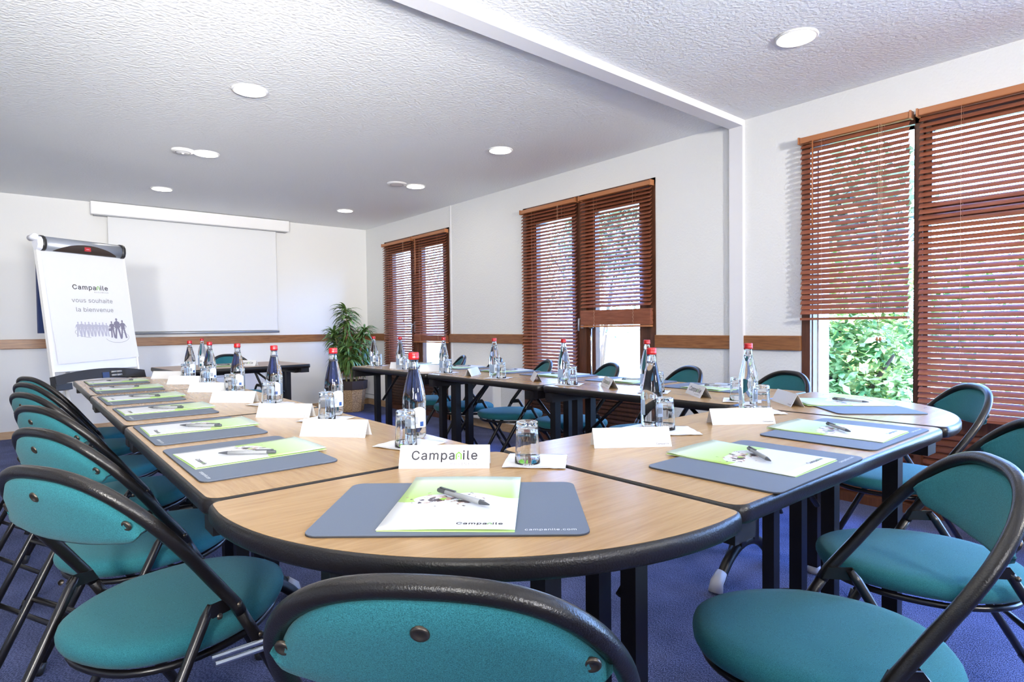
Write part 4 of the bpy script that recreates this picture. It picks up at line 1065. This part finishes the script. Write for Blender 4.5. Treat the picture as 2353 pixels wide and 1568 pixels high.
# ------------------------------------------------------------------ flipchart
def flipchart():
    p0 = Vector((0.115, 5.54, 0)); d = Vector((0.888, 0.46, 0)).normalized(); n = Vector((0.46, -0.888, 0)).normalized(); W = 0.66
    c = p0 + d * W / 2
    rz = atan2(d.y, d.x)
    t = thing('flipchart', 'flipchart easel with a printed welcome sheet, left of the screen', 'flipchart', (c.x, c.y, 0), rz)
    # local: x along the board, -y toward the viewer; leaning plane: y = -lean*(ztop-z)
    zt, zb, k = 1.66, 0.745, 0.165
    def pt(x, z, off=0.0): return Vector((x, -k * (zt - z) - off, z))
    ax = Vector((1, 0, 0)); up = (pt(0, zt) - pt(0, zb)).normalized(); nr = ax.cross(up).normalized() * 1.0   # toward viewer (-y)
    M = Matrix(((ax.x, up.x, nr.x, pt(0, zb).x), (ax.y, up.y, nr.y, pt(0, zb).y), (ax.z, up.z, nr.z, pt(0, zb).z), (0, 0, 0, 1)))
    Hh = (pt(0, zt) - pt(0, zb)).length
    w = W / 2 - 0.02
    def P(mb): mb.v = [tuple(M @ Vector(v)) for v in mb.v]; return mb
    o = P(MB().box(-w, w, 0.0, Hh, -0.02, 0.0)).obj('board', m_board, t); bevel(o, 0.004)
    # side rails
    for s in (-1, 1):
        P(MB().box(s * w - (0.0 if s > 0 else 0.014), s * w + (0.014 if s > 0 else 0.0), -0.03, Hh, -0.028, 0.004)).obj('side_rail', m_white_metal, t)
    # paper sheet, slightly curled at its foot
    sh = MB(); nn = 16; vs = []
    pw = w - 0.006
    for i in range(nn + 1):
        v = i / nn; y = 0.055 + (Hh - 0.055) * v
        for j in range(7):
            u = -1 + 2 * j / 6; vs.append((u * pw + 0.006 + 0.014 * (1 - v), y + 0.026 * (u * 0.5 + .5) * (1 - v), 0.0035 + 0.012 * (1 - v) ** 2))
    sh.add(vs, [(i * 7 + j, i * 7 + j + 1, (i + 1) * 7 + j + 1, (i + 1) * 7 + j) for i in range(nn) for j in range(6)], True)
    sheet = P(sh).obj('paper_sheet', m_paper, t)
    zoff = lambda y: 0.0035 + 0.012 * (1 - max(0, min(1, (y - 0.055) / (Hh - 0.055)))) ** 2 + 0.0012
    def onsheet(mb):
        mb.v = [(x, y, zoff(y)) for x, y, z in mb.v]; return P(mb)
    m = logo_mb(0.262); m.v = [(x + 0.02, y + 0.675 * Hh, 0) for x, y, z in m.v]; onsheet(m).obj('printed_logo', [m_ink, m_ink_green, m_ink_light], sheet)
    m = MB(); put_text(m, 'vous souhaite', 0.066, 0.022, 0.565 * Hh, 0, 1.02, -0.0006, 'C'); put_text(m, 'la bienvenue', 0.066, 0.032, 0.487 * Hh, 0, 1.02, -0.0006, 'C')
    onsheet(m).obj('printed_text', m_ink_light, sheet)
    # printed row of standing people (plain silhouettes)
    def sil(mb, x, y, h, seed):
        r = random.Random(seed); q = h * 1.06
        def el(cx, cy, rx, ry, n=12): mb.add([(x + cx * q + rx * q * cos(2 * pi * i / n), y + cy * q + ry * q * sin(2 * pi * i / n), 0) for i in range(n)], [tuple(range(n))])
        def poly(pp): mb.add([(x + a * q, y + b * q, 0) for a, b in pp], [tuple(range(len(pp)))])
        el(0, 0.935, 0.048, 0.062); poly([(-0.025, 0.84), (0.025, 0.84), (0.025, 0.9), (-0.025, 0.9)])
        poly([(-0.125, 0.80), (-0.09, 0.50), (0.09, 0.50), (0.125, 0.80), (0.04, 0.855), (-0.04, 0.855)])
        s1 = r.uniform(0.06, 0.12); poly([(-0.09, 0.52), (0.0, 0.52), (-s1 + 0.03, 0.02), (-s1 - 0.055, 0.02)]); poly([(0.0, 0.52), (0.09, 0.52), (s1 + 0.055, 0.0), (s1 - 0.03, 0.0)])
        e = r.uniform(0.16, 0.21); poly([(-0.125, 0.80), (-0.09, 0.76), (-e + 0.03, 0.60), (-e, 0.62)]); poly([(-e, 0.62), (-e + 0.035, 0.60), (-0.06, 0.52), (-0.08, 0.50)])
        poly([(0.125, 0.80), (e, 0.62), (e - 0.03, 0.60), (0.09, 0.76)]); poly([(e, 0.62), (0.08, 0.50), (0.06, 0.52), (e - 0.035, 0.60)])
    m = MB()
    for i in range(9): sil(m, -0.11 + i * 0.0262, 0.275 * Hh + 0.004 * (i % 2), 0.112 - 0.0012 * i, i)
    onsheet(m).obj('printed_crowd', m_sil_light, sheet)
    m = MB(); sil(m, 0.142, 0.262 * Hh, 0.128, 21); sil(m, 0.183, 0.252 * Hh, 0.160, 22); sil(m, 0.228, 0.258 * Hh, 0.140, 23)
    m.add([(0.112, 0.322 * Hh, 0), (0.136, 0.322 * Hh, 0), (0.136, 0.345 * Hh, 0), (0.112, 0.345 * Hh, 0)], [(0, 1, 2, 3)])
    onsheet(m).obj('printed_group', m_sil_dark, sheet)
    m = MB()
    def arc(cx, cy, rx, ry, a0, a1, n=40, wd=0.0012):
        vs = []
        for i in range(n + 1):
            a = a0 + (a1 - a0) * i / n
            for q in (-wd, wd): vs.append((cx + (rx + q) * cos(a), cy + (ry + q) * sin(a), 0))
        m.add(vs, [(2 * i, 2 * i + 1, 2 * i + 3, 2 * i + 2) for i in range(n)])
    arc(0.175, 0.268 * Hh, 0.092, 0.044, -2.9, 1.0); arc(0.02, 0.315 * Hh, 0.158, 0.045, 2.4, 4.4)
    onsheet(m).obj('printed_rings', m_ink_light, sheet)
    # top clamp: grey rolled bar with dark end rings and a dark arched inlay
    cb = MB(); prof = [(-0.035, -0.02), (-0.035, 0.012), (-0.026, 0.030), (0.0, 0.044), (0.035, 0.047), (0.058, 0.036), (0.072, 0.015), (0.075, -0.012), (0.060, -0.030), (0.0, -0.034)]
    Wc = W / 2 - 0.012
    def ring(x, sc=1.0): return [(x, Hh + p[0] * sc + 0.012, p[1] * sc) for p in prof]
    cb.rings([ring(-Wc + 0.045), ring(Wc - 0.03)], True, True, True); P(cb).obj('clamp_bar', m_alu, t)
    er = MB(); er.rings([ring(-Wc + 0.022, 1.06), ring(-Wc + 0.046, 1.06)], True, True, True); er.rings([ring(Wc - 0.031, 1.06), ring(Wc - 0.004, 1.06)], True, True, True)
    P(er).obj('clamp_ring', m_black_plastic, t)
    ec = MB(); ec.rings([ring(-Wc - 0.01, 0.85), ring(-Wc + 0.022, 1.0)], True, True, False)
    ec.tube([(-Wc - 0.018, Hh + 0.070, -0.03), (-Wc - 0.018, Hh + 0.070, 0.035)], 0.022, 14); P(ec).obj('end_cap', m_board, t)
    inlay = MB(); n_ = 24; rows = 5; vs = []
    q = [(-0.035, 0.012), (-0.026, 0.030), (0.0, 0.044), (0.035, 0.047), (0.058, 0.036)]
    def surf(v):       # v measured up the front of the bar
        for (a0, b0), (a1, b1) in zip(q, q[1:]):
            if v <= a1: return b0 + (b1 - b0) * (v - a0) / (a1 - a0)
        return q[-1][1]
    for i in range(n_ + 1):
        u = -1 + 2 * i / n_
        for j in range(rows + 1):
            v = -0.035 + (0.002 + 0.060 * (1 - u * u)) * j / rows; vs.append((0.012 + u * 0.235, Hh + v + 0.012, surf(v) + 0.0040))
    inlay.add(vs, [(i * (rows + 1) + j, (i + 1) * (rows + 1) + j, (i + 1) * (rows + 1) + j + 1, i * (rows + 1) + j + 1) for i in range(n_) for j in range(rows)], True)
    P(inlay).obj('dark_inlay', m_basket_rim, t)
    bd = P(MB().box(-0.012, 0.034, Hh - 0.006, Hh + 0.024, 0.036, 0.0500)).obj('badge', m_logo_red, t)
    m = MB(); put_text(m, 'nobo', 0.015, 0.011, Hh + 0.004, 0, 1.0, 0, 'C', 0.0505); P(m).obj('printed_text', m_print_white, bd)
    # pen tray
    tr = MB(); vs = []; n_ = 20
    for i in range(n_ + 1):
        u = -1 + 2 * i / n_; x = u * (W / 2 + 0.005); yb = -0.10 + 0.035 * (1 - u * u) if abs(u) < 0.82 else -0.10; yt = -0.032 + 0.036 * (1 - u * u)
        vs.append([(x, yb, -0.02), (x, yt, -0.02), (x, yt, 0.045), (x, yb, 0.055)])
    tr.rings(vs, True, True, False); P(tr).obj('pen_tray', m_black_plastic, t)
    ft = MB()
    for s in (-1, 1): ft.box(s * 0.285 - 0.055, s * 0.285 + 0.055, -0.135, -0.088, -0.01, 0.05)
    P(ft).obj('tray_foot', m_black_plastic, t)
    mk = MB()
    for yy in (-0.030, -0.056):
        for x0 in (0.06, 0.10): mk.tube([(x0, yy, 0.055), (x0 + 0.038, yy, 0.055)], 0.0075, 8)
    P(mk).obj('tray_marker_holder', m_grille, t)
    P(MB().box(-0.01, 0.04, -0.072, -0.03, 0.046, 0.058)).obj('tray_inlay', m_navy, t)
    # legs
    for s in (-1, 1):
        a = pt(s * 0.24, zb - 0.05, -0.015); b = Vector((s * 0.27, -k * (zt) - 0.12, 0.0))
        MB().tube([a, b + Vector((0, 0, 0.01))], 0.014, 10).obj('leg', m_white_metal, t)
    MB().tube([pt(0, zt - 0.15, -0.03), Vector((0, 0.42, 0.012))], 0.014, 10).obj('leg', m_white_metal, t)
    # side arm hanging down from the top left
    MB().box(-w + 0.006, -w + 0.044, 0.028, 0.046, 1.03, 1.60).obj('folded_side_arm', m_navy, t)
    return t
flipchart()

# ------------------------------------------------------------------ potted plant
def plant():
    t = thing('potted_plant', 'tall leafy potted plant in a woven basket, in the far corner', 'plant', (3.22, 7.02, 0))
    def octa(r, z): return [(r * cos(pi / 8 + pi / 4 * k), r * sin(pi / 8 + pi / 4 * k), z) for k in range(8)]
    MB().rings([octa(0.135, 0.0), octa(0.142, 0.01), octa(0.178, 0.285)], True, True, False).obj('basket', m_basket, t)
    o = MB().rings([octa(0.186, 0.28), octa(0.192, 0.285), octa(0.198, 0.385), octa(0.186, 0.388), octa(0.180, 0.34)], True, False, False).obj('basket_rim', m_basket_rim, t)
    MB().add(octa(0.184, 0.345), [tuple(range(8))]).obj('soil', m_soil, t)
    r = random.Random(11)
    stems = [(0.00, 0.02, -0.06, 0.00, 1.30), (0.05, -0.02, 0.16, -0.06, 1.02), (-0.06, 0.0, -0.20, 0.05, 0.98), (0.03, 0.05, 0.10, 0.12, 0.82), (-0.03, -0.05, -0.10, -0.12, 0.80), (0.07, 0.03, 0.20, -0.01, 0.72)]
    lf = MB(); dry = MB()
    def leaf(mb, base, az, el, L, w, droop):
        d = Vector((cos(az) * cos(el), sin(az) * cos(el), sin(el))); side = Vector((-sin(az), cos(az), 0)); p = Vector(base); n = 7; vs = []
        for i in range(n + 1):
            u = i / n; ww = w * (sin(pi * min(1, u * 0.93 + 0.07)) ** 0.7) * (1 - 0.25 * u)
            if i == n: ww = 0.0006
            nup = side.cross(d).normalized()
            vs += [tuple(p - side * ww + nup * ww * 0.35), tuple(p), tuple(p + side * ww + nup * ww * 0.35)]
            p = p + d * (L / n); d = (d + Vector((0, 0, -droop / n))).normalized()
        mb.add(vs, [(3 * i + j, 3 * i + j + 1, 3 * i + 4 + j, 3 * i + 3 + j) for i in range(n) for j in (0, 1)], True)
    for (x0, y0, x1, y1, zt) in stems:
        P = []
        for i in range(9):
            u = i / 8; P.append((x0 + (x1 - x0) * u ** 1.3, y0 + (y1 - y0) * u ** 1.3, 0.34 + (zt - 0.34) * u))
        MB().tube(P, [0.013 - 0.005 * i / 8 for i in range(9)], 8).obj('stem', m_stem, t)
        z = 0.53
        while z < zt + 0.01:
            u = (z - 0.34) / (zt - 0.34); c = (x0 + (x1 - x0) * u ** 1.3, y0 + (y1 - y0) * u ** 1.3, z)
            top = max(0, 1 - (zt - z) / 0.20)
            for _ in range(13):
                az = r.uniform(0, 2 * pi)
                if c[1] + 0.22 * sin(az) > 0.40: az = -az
                isdry = (top < 0.1 and r.random() < 0.28)
                leaf(dry if isdry else lf, c, az, r.uniform(-0.1, 0.5) + top * 0.65 if not isdry else r.uniform(-0.9, 0.0), r.uniform(0.15, 0.25) * (0.75 if isdry else 1), r.uniform(0.013, 0.021), r.uniform(1.3, 2.4))
            z += 0.030
    lf.obj('foliage', m_leaf, t); dry.obj('dry_foliage', m_leaf_dry, t)
plant()

# ------------------------------------------------------------------ outdoors
struct(MB().box(XW + T, 60, -40, 60, -0.5, -0.15).obj('ground_outside', m_ground))
def bush(name, label, cat, cx, cy, cz, rx, ry, rz_, n, m, ls, seed, trunk=True, group=None):
    r = random.Random(seed); t = thing(name, label, cat, (cx, cy, -0.15), group=group); g = MB()
    lobes = [(r.uniform(-.6, .6), r.uniform(-.6, .6), r.uniform(-.6, .7), r.uniform(.35, .6)) for _ in range(16)]
    for _ in range(n):
        L = lobes[r.randrange(16)]
        while True:
            v = Vector((r.uniform(-1, 1), r.uniform(-1, 1), r.uniform(-1, 1)))
            if 0.2 < v.length < 1: break
        v = v.normalized() * (0.55 + 0.45 * r.random())
        p = Vector(((L[0] + v.x * L[3]) * rx, (L[1] + v.y * L[3]) * ry, cz + 0.15 + (L[2] + v.z * L[3]) * rz_))
        if p.z < 0.02: continue
        s = ls * r.uniform(0.6, 1.3); a = Vector((r.uniform(-1, 1), r.uniform(-1, 1), r.uniform(-.6, .6))).normalized(); b_ = a.cross(Vector((r.uniform(-1, 1), r.uniform(-1, 1), 1))).normalized()
        g.add([tuple(p - a * s), tuple(p - b_ * s * .5), tuple(p + a * s), tuple(p + b_ * s * .5)], [(0, 1, 2, 3)])
    g.obj('foliage', m, t)
    tr = MB(); 
    for k in range(5):
        q = Vector((r.uniform(-.6, .6) * rx, r.uniform(-.6, .6) * ry, cz + r.uniform(0, .5) * rz_)); tr.tube([(0.05 * k - .1, 0, 0), (q.x * .4, q.y * .4, q.z * .6), tuple(q)], [0.05, 0.03, 0.012], 6)
    tr.obj('branches', m_bark, t)
    return t
bush('garden_shrub', 'bright leafy shrub just outside the wide window', 'shrub', 6.4, 2.35, 0.75, 1.0, 1.5, 1.0, 11000, m_shrub_l, 0.055, 1)
bush('garden_tree', 'dark leafed tree behind the blind of the wide window', 'tree', 9.6, 4.2, 2.6, 1.3, 1.7, 1.5, 7000, m_shrub_d, 0.09, 2)
bush('garden_tree', 'light green tree seen through the right edge blind', 'tree', 9.0, 0.2, 1.3, 1.4, 1.5, 1.3, 6000, m_shrub_l, 0.09, 3)
bush('garden_conifer', 'bluish green conifer beyond the middle window', 'tree', 9.6, 8.6, 2.6, 1.5, 2.2, 2.0, 16000, m_shrub_d, 0.055, 4)
bush('garden_conifer', 'second bluish conifer left of the one beyond the middle window', 'tree', 11.2, 15.0, 3.0, 1.6, 2.2, 1.9, 9000, m_shrub_d, 0.06, 5)
